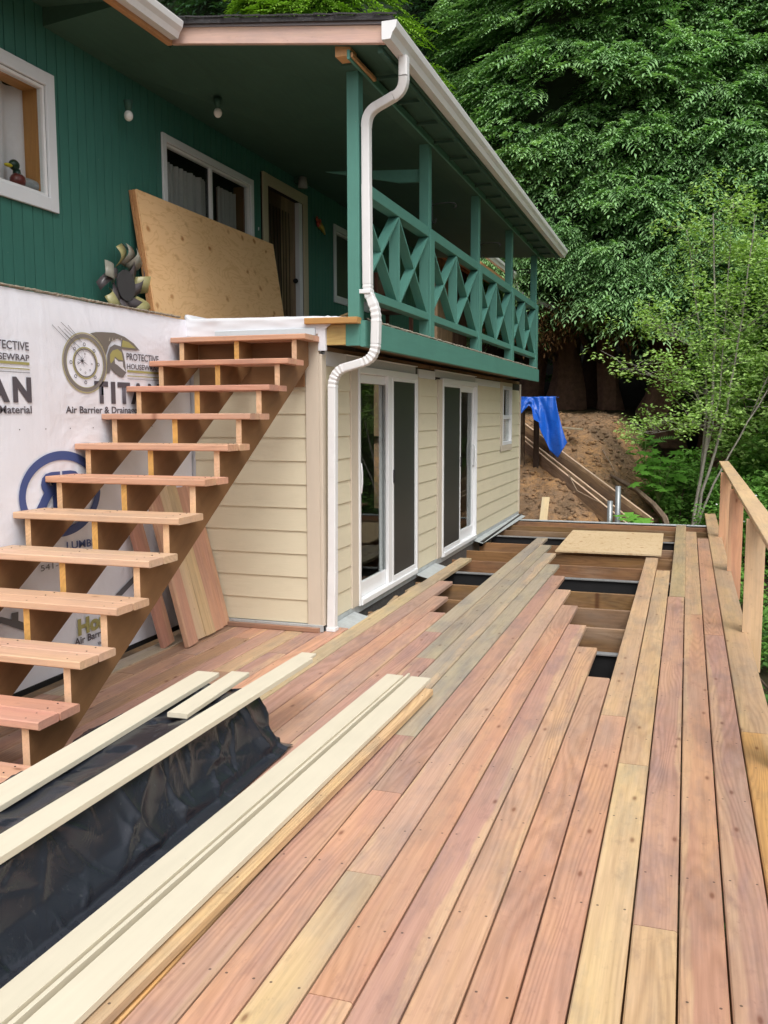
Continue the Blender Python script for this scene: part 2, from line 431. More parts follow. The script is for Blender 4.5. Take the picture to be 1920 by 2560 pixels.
def tube(name, pts, radii, mat, parent=None, seg=10, color=None, cap=True, smooth=True, wob=0, section=None):
    pts = [Vector(p) for p in pts]; n = len(pts)
    if not hasattr(radii, '__len__'): radii = [radii] * n
    verts, faces = [], []
    ref = Vector((0, 0, 1)); prevx = None
    for i, p in enumerate(pts):
        d = (pts[min(i + 1, n - 1)] - pts[max(i - 1, 0)]).normalized()
        if prevx is None:
            r = Vector((0, 1, 0)) if abs(d.y) < .8 else Vector((1, 0, 0))
            x = (r - d * r.dot(d)).normalized()
        else: x = (prevx - d * prevx.dot(d)).normalized()
        prevx = x; y = d.cross(x)
        if section:
            for sx, sy in section: verts.append(p + (x * sx + y * sy) * radii[i])
        else:
            for k in range(seg):
                a = 2 * math.pi * k / seg
                rr = radii[i] * (1 + (wob * noise.noise(Vector((math.cos(a) * 2, math.sin(a) * 2, p.z * 1.3 + p.x))) if wob else 0))
                verts.append(p + (x * math.cos(a) + y * math.sin(a)) * rr)
    m = len(section) if section else seg
    for i in range(n - 1):
        for k in range(m):
            faces.append((i * m + k, i * m + (k + 1) % m, (i + 1) * m + (k + 1) % m, (i + 1) * m + k))
    if cap: faces.append(tuple(range(m))[::-1]); faces.append(tuple(range((n - 1) * m, n * m)))
    return mesh_obj(name, verts, faces, mat, parent, smooth=smooth, color=color)

def np_mesh(name, V, F, mat, parent=None, tone=None, smooth=False):
    """V (n,3) array; F (m,k) int array"""
    me = bpy.data.meshes.new(name); m, k = F.shape
    me.vertices.add(len(V)); me.vertices.foreach_set('co', V.astype(np.float32).ravel())
    me.loops.add(m * k); me.loops.foreach_set('vertex_index', F.astype(np.int32).ravel())
    me.polygons.add(m); me.polygons.foreach_set('loop_start', np.arange(0, m * k, k, dtype=np.int32))
    if smooth: me.polygons.foreach_set('use_smooth', np.ones(m, dtype=bool))
    if tone is not None:
        a = me.attributes.new('tone', 'FLOAT', 'POINT'); a.data.foreach_set('value', tone.astype(np.float32))
    me.update(calc_edges=True); me.materials.append(mat)
    o = bpy.data.objects.new(name, me); COL.objects.link(o)
    return adopt(o, parent)

def jit(c, a=.06):
    k = 1 + random.uniform(-a, a)
    return (c[0] * k * (1 + random.uniform(-a / 3, a / 3)), c[1] * k, c[2] * k * (1 + random.uniform(-a / 2, a / 2)), 1)

PINK = (.53, .290, .200, 1); TAN = (.53, .345, .215, 1); GREY = (.375, .305, .235, 1)
SALMON = (.555, .300, .205, 1); PALE = (.58, .405, .245, 1); MAUVE = (.46, .265, .205, 1); BROWN = (.40, .235, .155, 1)
ORANGE = (.60, .33, .13, 1)

# ================================================================== TERRAIN
def sm(a, b, x):
    t = np.clip((x - a) / (b - a), 0, 1); return t * t * (3 - 2 * t)
def ground(x, y):
    x = np.asarray(x, float); y = np.asarray(y, float)
    prof = np.interp(y, [14.3, 15.2, 16.2, 17.4, 18.6, 19.6, 21, 26, 40, 90], [-1.2, -.55, .0, .62, 1.25, 1.55, 1.6, 1.9, 5.5, 26])
    low = np.interp(y, [10, 15, 20, 26, 40, 90], [-1.5, -1.45, -1.0, .0, 4.5, 24])
    m = 1 - sm(-1.75, .5, x + (y - 19) * -.06)
    left = np.interp(x, [-9, -4], [.8, 0]) * sm(15, 18, y)
    z = low + (prof - low) * m + left
    z = np.where(x > 3, z - np.minimum((x - 3) * .15, 1.5), z)
    return z
def gz(x, y): return float(ground(x, y))

xs = np.concatenate([np.linspace(-70, -8, 30), np.linspace(-7.8, 3.5, 230), np.linspace(4, 70, 30)])
ys = np.concatenate([np.linspace(-40, 11, 24), np.linspace(11.3, 22, 230), np.linspace(22.5, 110, 50)])
XX, YY = np.meshgrid(xs, ys)
ZZ = ground(XX, YY)
nz = np.zeros_like(ZZ)
for i in range(XX.shape[0]):
    if ys[i] < 13.5 or ys[i] > 24: continue
    for j in range(XX.shape[1]):
        if -7.8 <= xs[j] <= 3.5:
            p = Vector((xs[j], ys[i], 0))
            nz[i, j] = .11 * noise.noise(p * 1.3) + .075 * noise.noise(p * 3.7) + .028 * abs(noise.noise(p * 9)) + .03 * noise.noise(p * 22)
ZZ = ZZ + nz
V = np.stack([XX.ravel(), YY.ravel(), ZZ.ravel()], 1)
nx = len(xs); ny = len(ys)
ii, jj = np.meshgrid(np.arange(ny - 1), np.arange(nx - 1), indexing='ij')
a = (ii * nx + jj).ravel()
F = np.stack([a, a + 1, a + nx + 1, a + nx], 1)
g = np_mesh('ground', V, F, M_DIRT, smooth=True); tag(g, kind='structure')

# ================================================================== DECK
M_STEEL = basic('weathered_flange', (.20, .20, .20, 1), .6, .6, 9, .1)
deck = empty('deck', (0, 3, 0), kind='structure')
def plank(x0, x1, y0, y1, col, z=0.0, tilt=0):
    g = .0035
    return board('deck_plank', ((x0 + x1) / 2, y0, z), ((x0 + x1) / 2 + tilt, y1, z), x1 - x0 - 2 * g, .038, M_DECK, deck, color=jit(col, .05), ch=.005)
e = [-.410 - .146 * k for k in range(0, 23)]
rows = {  # row index (0 = J) : [(y0,y1,colour)]
    0: [(-1, .6, PINK), (.604, 5.76, PINK)],
    1: [(-1, 1.0, TAN), (1.004, 6.50, (.53, .315, .215, 1))],
    2: [(-1, 1.55, PINK), (1.554, 7.18, MAUVE)],
    3: [(-1, 2.27, SALMON), (2.274, 7.90, PINK)],
    4: [(-1, 2.97, PALE), (2.974, 8.60, (.50, .31, .225, 1))],
    5: [(-1, 3.68, PINK), (3.684, 9.33, MAUVE)],
    6: [(-1, 4.38, MAUVE), (4.384, 10.03, GREY)],
    7: [(-1, 5.11, ORANGE), (5.16, 10.83, GREY)],
    8: [(-1, .2, PINK), (.204, 5.86, MAUVE), (5.864, 11.49, GREY)],
    9: [(-1, 1.0, PINK), (1.004, 6.60, MAUVE), (6.604, 12.17, GREY)],
    10: [(-1, 1.7, PINK), (1.704, 7.28, MAUVE)],
    11: [(-1, 2.4, PINK), (2.404, 7.94, PINK)],
    12: [(-1, 3.2, TAN), (3.204, 8.69, MAUVE)],
    13: [(-1, 4.5, TAN), (4.504, 10.17, (.46, .34, .21, 1))],
}
for r, segs in rows.items():
    for (y0, y1, c) in segs: plank(e[r + 1], e[r], y0, y1, c)
under_cols = [SALMON, MAUVE, TAN, MAUVE, PINK, MAUVE, BROWN, GREY]
for k, r in enumerate(range(14, 22)):
    cut = 4.3 + ((k * 1.37) % 1.9)
    yend = 6.345 if k else 6.52
    plank(e[r + 1], e[r], -1, cut, MAUVE if k % 2 else BROWN)
    plank(e[r + 1], e[r], cut + .004, yend, under_cols[k])
er = [-.410, -.266, -.121, .024, .169, .314]
right = [
    (0, 0, [(-1, 5.03, PINK), (5.034, 10.83, TAN)]),
    (1, 0, [(-1, 4.34, PALE), (4.344, 9.98, TAN)]),
    (2, 0, [(-1, 2.93, TAN), (2.934, 8.56, MAUVE)]),
    (2, .009, [(8.60, 14.15, (.43, .31, .19, 1))]),
    (3, 0, [(-1, 2.2, PINK), (2.204, 7.85, PINK), (7.854, 13.40, TAN)]),
    (4, 0, [(-1, 1.5, PINK), (1.504, 7.15, MAUVE), (7.154, 12.72, PINK)]),
]
for i, off, segs in right:
    for (y0, y1, c) in segs: plank(er[i] + off, er[i + 1] + off, y0, y1, c)
for (y0, y1, c) in [(-1, 4.98, (.56, .31, .13, 1)), (4.984, 10.61, TAN), (10.614, 16.0, TAN)]:
    plank(.314, .49, y0, y1, c)
# framing under the planks
joists = [(14.22, 0), (13.68, 0), (13.1, 0), (12.5, 1), (11.75, 0), (11.0, 0), (10.25, 0), (9.47, 1), (8.74, 0), (8.01, 0), (7.29, 0), (6.53, 1), (5.8, 0), (5.1, 0), (4.4, 0), (3.7, 0), (3.0, 0), (2.3, 0), (1.6, 0), (.9, 0), (.2, 0)]
for y, steel in joists:
    xl = -2.56 if y > 6.4 else -3.66
    if steel:
        box('steel_joist', xl, .44, y - .03, y + .03, -.056, -.040, M_STEEL, deck)
        box('steel_joist', xl, .44, y - .006, y + .006, -.25, -.057, M_DARKMETAL, deck)
    else:
        box('joist', xl, .46, y - .019, y + .019, -.23, -.040, M_JOIST, deck, color=jit((.215, .115, .055, 1), .25))
box('rim_joist', -2.56, .46, 14.36, 14.40, -.24, -.02, M_DARKMETAL, deck)
box('rim_joist', -2.50, .33, 14.30, 14.355, -.035, -.015, M_GREYMETAL, deck)
box('rim_joist', .463, .485, -1, 14.35, -.24, -.04, M_JOIST, deck, color=(.40, .25, .13, 1))
box('beam', -3.6, .4, 3.0, 3.1, -.5, -.25, M_JOIST, deck, color=(.25, .14, .07, 1))
box('beam', -3.6, .4, 8.2, 8.34, -.5, -.25, M_JOIST, deck, color=(.25, .14, .07, 1))
box('beam', -2.5, .4, 12.2, 12.34, -.5, -.25, M_JOIST, deck, color=(.25, .14, .07, 1))
for x in (-3.0, -1.2, .3):
    for y in (3.05, 8.27, 12.27):
        if x < -2.6 and y > 6: continue
        box('support_post', x - .07, x + .07, y - .07, y + .07, gz(x, y) - .1, -.5, M_JOIST, deck, color=(.22, .13, .07, 1))

# loose plywood sheet on the bare joists
o = board('plywood_sheet', (-.85, 10.93, .022), (-.87, 12.9, .026), 1.22, .019, M_PLY, None, color=(.60, .46, .29, 1), ch=.001)
tag(o, 'plywood sheet lying flat on the bare deck joists at the far end', 'plywood sheet')

# black conduit along the wall foot
o = tube('drain_pipe', [(-2.50, 11.55, -.03), (-2.53, 13.2, -.03), (-2.56, 14.9, -.02)], .033, M_BLACK, None, 14, cap=False)
tag(o, 'black plastic pipe lying along the foot of the siding wall', 'pipe')
mesh_obj('bore_shade_disc', [(-2.50 + .028 * math.cos(a * .5236), 11.62, -.03 + .028 * math.sin(a * .5236)) for a in range(12)], [tuple(range(12))], M_INSIDE, o)  # dark disc standing in for the shade inside the open pipe

# railing
rail = empty('deck_railing', (.5, 10, 0), label='unfinished pale wood railing with a flat cap along the right deck edge', cat='railing')
def rpost(y, col):
    pts = [(.445, .001), (.4895, .001), (.4895, -.30), (.583, -.30), (.583, .868), (.445, .868)]
    n = len(pts)
    # local frame with Y up so that the grain runs up the post
    v, f = [], []
    Mx = Matrix(((1, 0, 0, .514), (0, 0, -1, y), (0, 1, 0, 0), (0, 0, 0, 1)))
    for d in (0, -.038):
        for (x, z) in pts: v.append((x - .514, z, d))
    f = [tuple(range(n))[::-1], tuple(range(n, 2 * n))] + [(i, (i + 1) % n, (i + 1) % n + n, i + n) for i in range(n)]
    bm = bmesh.new(); vs = [bm.verts.new(q) for q in v]
    for q in f: bm.faces.new([vs[i] for i in q])
    bmesh.ops.recalc_face_normals(bm, faces=bm.faces)
    me = bpy.data.meshes.new('railing_post'); bm.to_mesh(me); bm.free(); me.materials.append(M_WOOD)
    ob = bpy.data.objects.new('railing_post', me); COL.objects.link(ob); ob.matrix_basis = Mx; ob.color = col
    adopt(ob, rail)
rpost(12.95, (.62, .34, .21, 1)); rpost(10.15, (.60, .31, .19, 1)); rpost(7.30, (.66, .45, .28, 1)); rpost(4.45, PALE); rpost(1.6, TAN)
board('rail_cap', (.545, 9.5, .907), (.56, 15.2, .907), .142, .038, M_WOOD, rail, color=(.62, .42, .25, 1))
board('rail_cap', (.530, 4.0, .907), (.545, 9.496, .907), .142, .038, M_WOOD, rail, color=(.66, .45, .27, 1))
board('rail_cap', (.52, -.6, .907), (.53, 3.996, .907), .142, .038, M_WOOD, rail, color=(.62, .40, .25, 1))

# ================================================================== HOUSE
house = empty('house', (-4, 9, 0), label='two storey house, dark green upstairs and cream lap siding downstairs', cat='building')
XA, YE, XB, XG = -2.605, 6.354, -3.698, -4.17
Z0 = .058; LAP = .178

def lap_x(y0, y1, k, x=XA, name='siding_board', zcap=None):
    """lap board on the long wall (faces +X)"""
    zb = Z0 + LAP * k; zt = zb + LAP + .018
    if zcap: zt = min(zt, zcap)
    h = zt - zb
    if h < .02: return
    dx = .010 * h / .196
    p0 = (x + .004, y0, zb + h / 2); p1 = (x + .004, y1, zb + h / 2)
    up = Vector((1, 0, .055)).normalized()
    o = board(name, p0, p1, h, .008, M_SIDING, house, up=up, ch=.001)
    o.color = (1, 1, 1, 1)
def lap_y(x0, x1, k, y=YE, zcap=None):
    zb = Z0 + LAP * k; zt = zb + LAP + .018
    if zcap: zt = min(zt, zcap)
    h = zt - zb
    if h < .02: return
    board('siding_board', (x0, y - .004, zb + h / 2), (x1, y - .004, zb + h / 2), h, .008, M_SIDING, house, up=Vector((0, -1, .055)), ch=.001)
for k in range(13):
    lap_y(XB + .03, XA - .115, k, zcap=2.33)
for k in range(12):
    cap = 2.02
    lap_x(6.425, 6.965, k, zcap=cap); lap_x(8.955, 9.69, k, zcap=cap); lap_x(14.135, 14.83, k, zcap=cap)
    zt = Z0 + LAP * (k + 1)
    if zt <= 1.13: lap_x(11.665, 14.83 if False else 14.133, k, zcap=cap)
    else: lap_x(11.665, 13.24, k, zcap=cap)
# sheathing behind
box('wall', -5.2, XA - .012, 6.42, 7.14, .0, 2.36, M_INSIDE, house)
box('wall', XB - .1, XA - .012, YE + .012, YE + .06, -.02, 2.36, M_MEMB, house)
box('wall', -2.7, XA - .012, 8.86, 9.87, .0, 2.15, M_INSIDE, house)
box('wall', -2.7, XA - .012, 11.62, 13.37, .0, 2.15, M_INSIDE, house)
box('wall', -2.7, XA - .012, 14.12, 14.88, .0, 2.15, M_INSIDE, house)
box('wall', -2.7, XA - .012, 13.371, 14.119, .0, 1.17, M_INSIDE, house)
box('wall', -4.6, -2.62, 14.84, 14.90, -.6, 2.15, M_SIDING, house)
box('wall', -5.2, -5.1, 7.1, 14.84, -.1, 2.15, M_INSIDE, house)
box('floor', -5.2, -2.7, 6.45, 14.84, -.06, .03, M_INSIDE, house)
# corner and door trims
box('corner_trim', XA - .112, XA - .004, YE - .022, YE + .010, Z0 - .008, 2.30, M_TRIM, house)
box('corner_trim', XA - .003, XA + .020, YE - .022, YE + .070, Z0 - .008, 2.10, M_TRIM, house)
box('corner_trim', XA, XA + .02, 14.83, 14.90, Z0 - .008, 2.12, M_TRIM, house)
box('door_trim', XA - .01, XA + .018, 6.968, 7.128, Z0 - .006, 2.03, M_TRIM, house)
box('door_trim', XA - .01, XA + .016, 8.872, 8.950, Z0 - .006, 2.03, M_TRIM, house)
box('door_trim', XA - .01, XA + .018, 9.70, 9.868, Z0 - .006, 2.03, M_TRIM, house)
box('door_trim', XA - .01, XA + .016, 11.622, 11.66, Z0 - .006, 2.03, M_TRIM, house)
box('flashing_strip', XA - .01, XA + .006, 6.42, 6.87, 2.021, 2.12, M_MEMB, house)
box('flashing_strip', XA - .01, XA + .006, 8.955, 9.60, 2.021, 2.11, M_MEMB, house)
box('flashing_strip', XA - .01, XA + .006, 11.57, 13.2, 2.021, 2.11, M_MEMB, house)
box('header_board', XA - .05, XA + .004, 6.43, 14.8, 2.122, 2.165, M_JOIST, house, color=(.20, .11, .06, 1))
# nail flanges over doors
for (y0, y1) in ((6.875, 8.85), (9.605, 11.56)):
    box('nail_flange', XA - .002, XA + .006, y0, y1, 2.052, 2.121, basic('flange', (.50, .51, .54, 1), .4, .3, 60, .2), house)
    box('nail_flange', XA - .002, XA + .03, y0 - .03, y1, 2.1215, 2.1300, M_WHITE, house)
# base flashing
box('base_flashing', XA - .01, XA + .008, 6.42, 14.88, -.02, Z0 - .003, M_GREYMETAL, house)
for (y0, y1) in ((6.43, 7.02), (8.86, 9.62), (11.5, 14.8)):
    board('base_flashing', (XA + .075, y0, .000), (XA + .075, y1, .000), .13, .003, M_GREYMETAL, house, up=(.25, 0, 1), ch=.0005)
box('base_flashing', XA - 1.0, XA + .012, YE - .028, YE - .008, -.0, Z0 - .004, M_GREYMETAL, house)
board('skirt_board', (XA - 1.05, YE - .045, .036), (XA - .01, YE - .045, .036), .036, .035, M_WOOD, house, color=(.36, .20, .13, 1))
box('foundation', -2.70, XA - .016, 6.40, 14.86, -1.6, -.021, basic('wet_concrete', (.12, .12, .12, 1), .5, .9, 25, .4), house)

# sliding doors
def sliding_door(y0, y1, screen_left):
    d = empty('sliding_door', (XA, y0, 0)); adopt(d, house)
    X1 = XA + .028; zb, zt = .042, 2.050
    b = lambda n, a0, a1, c0, c1, x0, x1, m=M_WHITE: box(n, x0, x1, a0, a1, c0, c1, m, d)
    b('frame', y0, y0 + .035, zb, zt, XA - .10, X1); b('frame', y1 - .035, y1, zb, zt, XA - .10, X1)
    b('frame', y0 + .035, y1 - .035, zt - .055, zt, XA - .10, X1); b('sill', y0 + .035, y1 - .035, zb, zb + .045, XA - .11, X1 + .012)
    ym = (y0 + y1) / 2
    def panel(a0, a1, x, rail=.075, bot=.13, glassmat=M_GLASS, gname='glass_pane', st=.06, t=.03):
        z0p, z1p = zb + .046, zt - .056
        b('stile', a0, a0 + st, z0p, z1p, x - t, x); b('stile', a1 - st, a1, z0p, z1p, x - t, x)
        b('rail', a0 + st, a1 - st, z1p - rail, z1p, x - t, x); b('rail', a0 + st, a1 - st, z0p, z0p + bot, x - t, x)
        g = b(gname, a0 + st, a1 - st, z0p + bot, z1p - rail, x - t * .6, x - t * .45, glassmat)
    if screen_left:
        panel(y0 + .037, ym + .03, XA - .055, glassmat=M_GLASS)
        panel(ym - .03, y1 - .037, XA - .015)
        panel(y0 + .040, ym + .0, X1 - .008, .035, .05, M_SCREEN, 'insect_screen', .035, .012)
        hy = y1 - .085; ky = ym - .015
    else:
        panel(y0 + .037, ym + .03, XA - .015)
        panel(ym - .03, y1 - .037, XA - .055)
        panel(ym + .06, y1 - .040, X1 - .008, .035, .05, M_SCREEN, 'insect_screen', .035, .012)
        b('stile', ym - .06, ym + .055, zb + .046, zt - .056, XA - .014, X1 - .012)
        hy = y0 + .075; ky = ym + .078
    tube('door_handle', [(XA - .014, hy, .98), (XA + .012, hy, 1.00), (XA + .020, hy, 1.08), (XA + .020, hy, 1.16), (XA + .012, hy, 1.24), (XA - .014, hy, 1.26)], .011, M_WHITE, d, 8)
    box('latch', X1 - .009, X1 + .008, ky - .012, ky + .012, 1.02, 1.14, M_BLACK, d)
    # vertical blinds inside
    for k in range(4):
        yy = (y0 + .47 + k * .05) if not screen_left else (y1 - .50 + k * .06)
        box('blind_slat', XA - .30, XA - .22, yy, yy + .006, .15, 1.97, basic('blind', (.42, .43, .42, 1), .7, .1, 3, 0) if k == 0 and not screen_left else M_CURTAIN, d)
sliding_door(7.130, 8.868, False)
sliding_door(9.872, 11.620, True)

# small window
def window(name, y0, y1, z0, z1, x, mat, depth=.1, fr=.045, mullion=None, transom=None, glass_x=None, parent=house, proud=.02):
    w = empty(name, (x, y0, z0)); adopt(w, parent)
    b = lambda n, a0, a1, c0, c1, xx0, xx1, m: box(n, xx0, xx1, a0, a1, c0, c1, m, w)
    b('frame', y0, y0 + fr, z0, z1, x - depth, x + proud, mat); b('frame', y1 - fr, y1, z0, z1, x - depth, x + proud, mat)
    b('frame', y0 + fr, y1 - fr, z1 - fr, z1, x - depth, x + proud, mat); b('frame', y0 + fr, y1 - fr, z0, z0 + fr, x - depth, x + proud, mat)
    if transom: b('sash_rail', y0 + fr, y1 - fr, transom - .03, transom + .03, x - depth * .6, x + proud * .5, mat)
    if mullion: b('mullion', mullion - .02, mullion + .02, z0 + fr, z1 - fr, x - depth * .6, x + proud * .2, mat)
    gx = glass_x if glass_x is not None else x - .02
    b('glass_pane', y0 + fr, y1 - fr, z0 + fr, z1 - fr, gx - .004, gx, M_GLASS)
    return w
window('window', 13.385, 14.115, 1.185, 2.06, XA, M_WHITE, .08, .05, transom=1.60)
box('window_trim', XA - .01, XA + .016, 13.245, 13.383, 1.10, 2.115, M_TRIM, house)
box('window_trim', XA - .01, XA + .018, 13.245, 14.130, 1.095, 1.182, M_TRIM, house)
box('window_trim', XA - .01, XA + .018, 13.384, 14.130, 2.062, 2.115, M_TRIM, house)
box('window_screen', XA - .035, XA - .030, 13.44, 14.06, 1.24, 1.57, M_CURTAIN, house)

# balcony floor, rim, sub fascia
box('balcony_floor', -4.165, XB - .05, -1.0, 6.40, 2.15, 2.20, M_JOIST, house, color=(.3, .2, .12, 1))
box('balcony_floor', -4.165, -2.30, 6.41, 14.5, 2.20, 2.33, M_JOIST, house, color=(.22, .14, .08, 1))
box('rim_board', -2.290, -2.250, 6.362, 14.56, 2.150, 2.338, M_GREEN, house)
box('rim_board', -2.40, -2.291, 6.350, 6.388, 2.158, 2.330, M_GREEN, house)
box('rim_board', XA + .05, -2.401, 6.355, 6.393, 2.165, 2.312, M_WOOD, house, color=(.50, .35, .14, 1))
board('floor_edge_plank', (-2.70, 6.33, 2.362), (-2.285, 6.33, 2.358), .09, .045, M_WOOD, house, color=(.47, .25, .09, 1))
# rough carpet edge on the rim
def fringe(name, p0, p1, r, parent, n=260):
    p0, p1 = Vector(p0), Vector(p1); vs, fs = [], []
    for i in range(n + 1):
        c = p0.lerp(p1, i / n)
        for k in range(6):
            a = k * math.pi / 3
            rr = r * (1 + .5 * noise.noise(c * 35 + Vector((k * 3.1, 0, 0))) + random.uniform(-.3, .3))
            vs.append(c + Vector((math.cos(a) * rr * 1.3, 0, math.sin(a) * rr)))
    for i in range(n):
        for k in range(6): fs.append((i * 6 + k, i * 6 + (k + 1) % 6, (i + 1) * 6 + (k + 1) % 6, (i + 1) * 6 + k))
    return mesh_obj(name, vs, fs, M_CARPET, parent)
fringe('carpet_edge', (-2.275, 6.45, 2.352), (-2.275, 14.5, 2.352), .012, house)
box('balcony_carpet', -4.1, -2.30, 6.45, 14.48, 2.331, 2.342, M_CARPET, house)

# posts
PX0, PX1 = -2.385, -2.295
posts = [6.36, 8.23, 10.31, 12.36, 14.43]
for i, y in enumerate(posts):
    p = box('balcony_post', PX0, PX1, y, y + .10, 2.345 if i else 2.335, 4.08, M_GREEN, house)
    if i: box('post_cleat', PX1 + .001, PX1 + .02, y, y + .145, 2.345, 3.33, M_GREEN, p)
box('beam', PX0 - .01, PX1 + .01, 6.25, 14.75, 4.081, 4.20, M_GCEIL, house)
# balcony railing
for i in range(4):
    ya, yb = posts[i] + .101, posts[i + 1] - .001
    br = empty('balcony_railing', ((PX0 + PX1) / 2, ya, 2.5)); adopt(br, house)
    box('top_rail', PX0, PX1 + .004, ya, yb, 3.262, 3.350, M_GREEN, br)
    box('bottom_rail', PX0, PX1 + .004, ya, yb, 2.515, 2.580, M_GREEN, br)
    ym = (ya + yb) / 2
    box('centre_post', PX0, PX1, ym - .012, ym + .012, 2.581, 3.261, M_GREEN, br)
    for (u, v) in ((ya, ym - .013), (ym + .013, yb)):
        for k, (za, zb_) in enumerate(((2.581, 3.261), (3.261, 2.581))):
            xo = -.002 * k
            d = Vector((0, v - u, zb_ - za)); nrm = Vector((0, -d.z, d.y)).normalized()
            board('diagonal', (PX0 + .045 + xo, u + .01, za), (PX0 + .045 + xo, v - .01, zb_), .086 - .004 * k, .020, M_GREEN, br, up=nrm, ch=.002)
# knee board across the balcony
extrude_poly('tie_board', [(-3.32, 3.93), (-2.39, 3.875), (-2.39, 3.765), (-2.6, 3.775)], 'y', 8.27, 8.31, M_GREEN, house)

# upstairs wall of vertical planks, leaving the openings
openings = [(3.55, 5.43, 3.035, 3.94), (6.78, 8.44, 2.9, 3.955), (8.655, 9.80, 2.2, 4.10), (10.62, 11.9, 3.02, 3.955)]
y = .0; wi = 0
while y < 14.85:
    y1 = y + .1016; segs = [(2.20, 4.42)]
    for (oa, ob, oz0, oz1) in openings:
        if y + .05 > oa and y + .05 < ob:
            segs = [s for s in ((2.20, oz0), (oz1, 4.42)) if s[1] - s[0] > .03]
    for (s0, s1) in segs:
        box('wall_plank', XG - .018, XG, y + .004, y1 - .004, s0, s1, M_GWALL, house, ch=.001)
    y = y1
# backing with window holes is made of strips so the rooms stay open behind the glass
by = 0.0
for (oa, ob, oz0, oz1) in openings + [(14.9, 14.9, 0, 0)]:
    if oa > by: box('wall_sheathing', XG - .12, XG - .019, by, oa, 2.2, 4.42, M_GBACK, house)
    if ob > oa:
        if oz0 > 2.25: box('wall_sheathing', XG - .12, XG - .019, oa, ob, 2.2, oz0, M_GBACK, house)
        box('wall_sheathing', XG - .12, XG - .019, oa, ob, oz1, 4.42, M_GBACK, house)
    by = ob
box('wall', -5.6, -5.5, -.5, 14.9, 2.2, 4.6, M_INSIDE, house)
box('wall', -5.5, XG - .12, 14.8, 14.9, 2.2, 4.6, M_GWALL, house)

M_WTRIM = make_paint('white_window_trim', (.66, .68, .70, 1), streak=.3)
M_CTRIM = make_paint('cream_door_trim', (.50, .43, .30, 1), streak=.5)
def trim_rect(y0, y1, z0, z1, w, mat, wh, bottom=True, x=XG + .002):
    box('casing', x, x + .02, y0, y0 + w, z0, z1, mat, wh); box('casing', x, x + .02, y1 - w, y1, z0, z1, mat, wh)
    box('casing', x, x + .021, y0 + w, y1 - w, z1 - w, z1, mat, wh)
    if bottom: box('casing', x, x + .021, y0 + w, y1 - w, z0, z0 + w, mat, wh)
def curtain(y0, y1, z0, z1, x, wh, mat=M_CURTAIN):
    n = 60; vs = []; fs = []
    for i in range(n + 1):
        yy = y0 + (y1 - y0) * i / n; xx = x + .022 * math.sin(i * 1.15) + .012 * math.sin(i * .5 + 1)
        vs += [(xx, yy, z0), (xx, yy, z1)]
    for i in range(n): fs.append((2 * i, 2 * i + 2, 2 * i + 3, 2 * i + 1))
    mesh_obj('curtain', vs, fs, mat, wh, smooth=True)
w1 = window('window', 3.64, 5.34, 3.125, 3.85, XG, M_GUTTER, .040, .022, parent=house, proud=.006, glass_x=XG - .012)
trim_rect(3.55, 5.43, 3.035, 3.94, .088, M_WTRIM, w1)
box('inner_casing', XG - .16, XG - .041, 5.318, 5.34, 3.125, 3.85, M_WOOD, w1, color=(.50, .24, .08, 1))
box('inner_casing', XG - .16, XG - .041, 3.66, 5.317, 3.828, 3.85, M_WOOD, w1, color=(.50, .24, .08, 1))
box('inner_sill', XG - .16, XG - .041, 3.66, 5.317, 3.110, 3.135, M_WOOD, w1, color=(.50, .30, .15, 1))
curtain(3.7, 5.60, 3.14, 3.84, XG - .185, w1)
w2 = window('window', 6.84, 8.38, 2.96, 3.895, XG, M_GUTTER, .045, .022, mullion=7.62, parent=house, proud=.004, glass_x=XG - .02)
trim_rect(6.78, 8.44, 2.9, 3.955, .060, M_WTRIM, w2)
box('inner_casing', XG - .16, XG - .05, 8.35, 8.375, 2.97, 3.88, M_WOOD, w2, color=(.16, .07, .03, 1))
curtain(6.9, 7.75, 3.0, 3.80, XG - .13, w2, basic('dim_curtain', (.45, .43, .42, 1), .9, .2, 6, .1)); curtain(7.95, 8.34, 3.0, 3.80, XG - .13, w2, basic('dim_curtain', (.40, .38, .36, 1), .9, .2, 6, .1))
w3 = window('window', 10.69, 11.83, 3.09, 3.885, XG, M_GUTTER, .045, .022, parent=house, proud=.006, glass_x=XG - .03)
trim_rect(10.62, 11.9, 3.02, 3.955, .068, M_WTRIM, w3)
box('insect_screen', XG - .028, XG - .024, 10.72, 11.8, 3.12, 3.855, M_SCREEN, w3)
# front door
dr = empty('front_door', (XG, 8.66, 2.2)); adopt(dr, house)
trim_rect(8.655, 9.80, 2.2, 4.10, .11, M_CTRIM, dr, bottom=False)
box('jamb', XG - .11, XG, 9.60, 9.688, 2.2, 3.988, M_WTRIM, dr)
box('door_slab', XG - .10, XG - .05, 8.767, 9.599, 2.2, 3.988, M_WOOD, dr, color=(.055, .022, .012, 1))
box('door_glass', XG - .052, XG - .046, 8.93, 9.44, 2.45, 3.85, M_GLASS, dr)
for k in range(7):
    tube('leaded_bar', [(XG - .045, 8.94 + .08 * k, 2.46), (XG - .045, 8.98 + .075 * k + .02 * math.sin(k), 3.1), (XG - .045, 8.94 + .08 * k, 3.84)], .0035, M_DARKMETAL, dr, 6)
bm_s = bmesh.new(); bmesh.ops.create_uvsphere(bm_s, u_segments=16, v_segments=10, radius=1)
me_s = bpy.data.meshes.new('ball'); bm_s.to_mesh(me_s); bm_s.free()
for p in me_s.polygons: p.use_smooth = True
def ball(name, loc, scale, mat, parent=None, color=None):
    me = me_s.copy(); me.materials.append(mat)
    o = bpy.data.objects.new(name, me); COL.objects.link(o); o.location = loc; o.scale = scale if hasattr(scale, '__len__') else (scale,) * 3
    if color: o.color = color
    return adopt(o, parent)
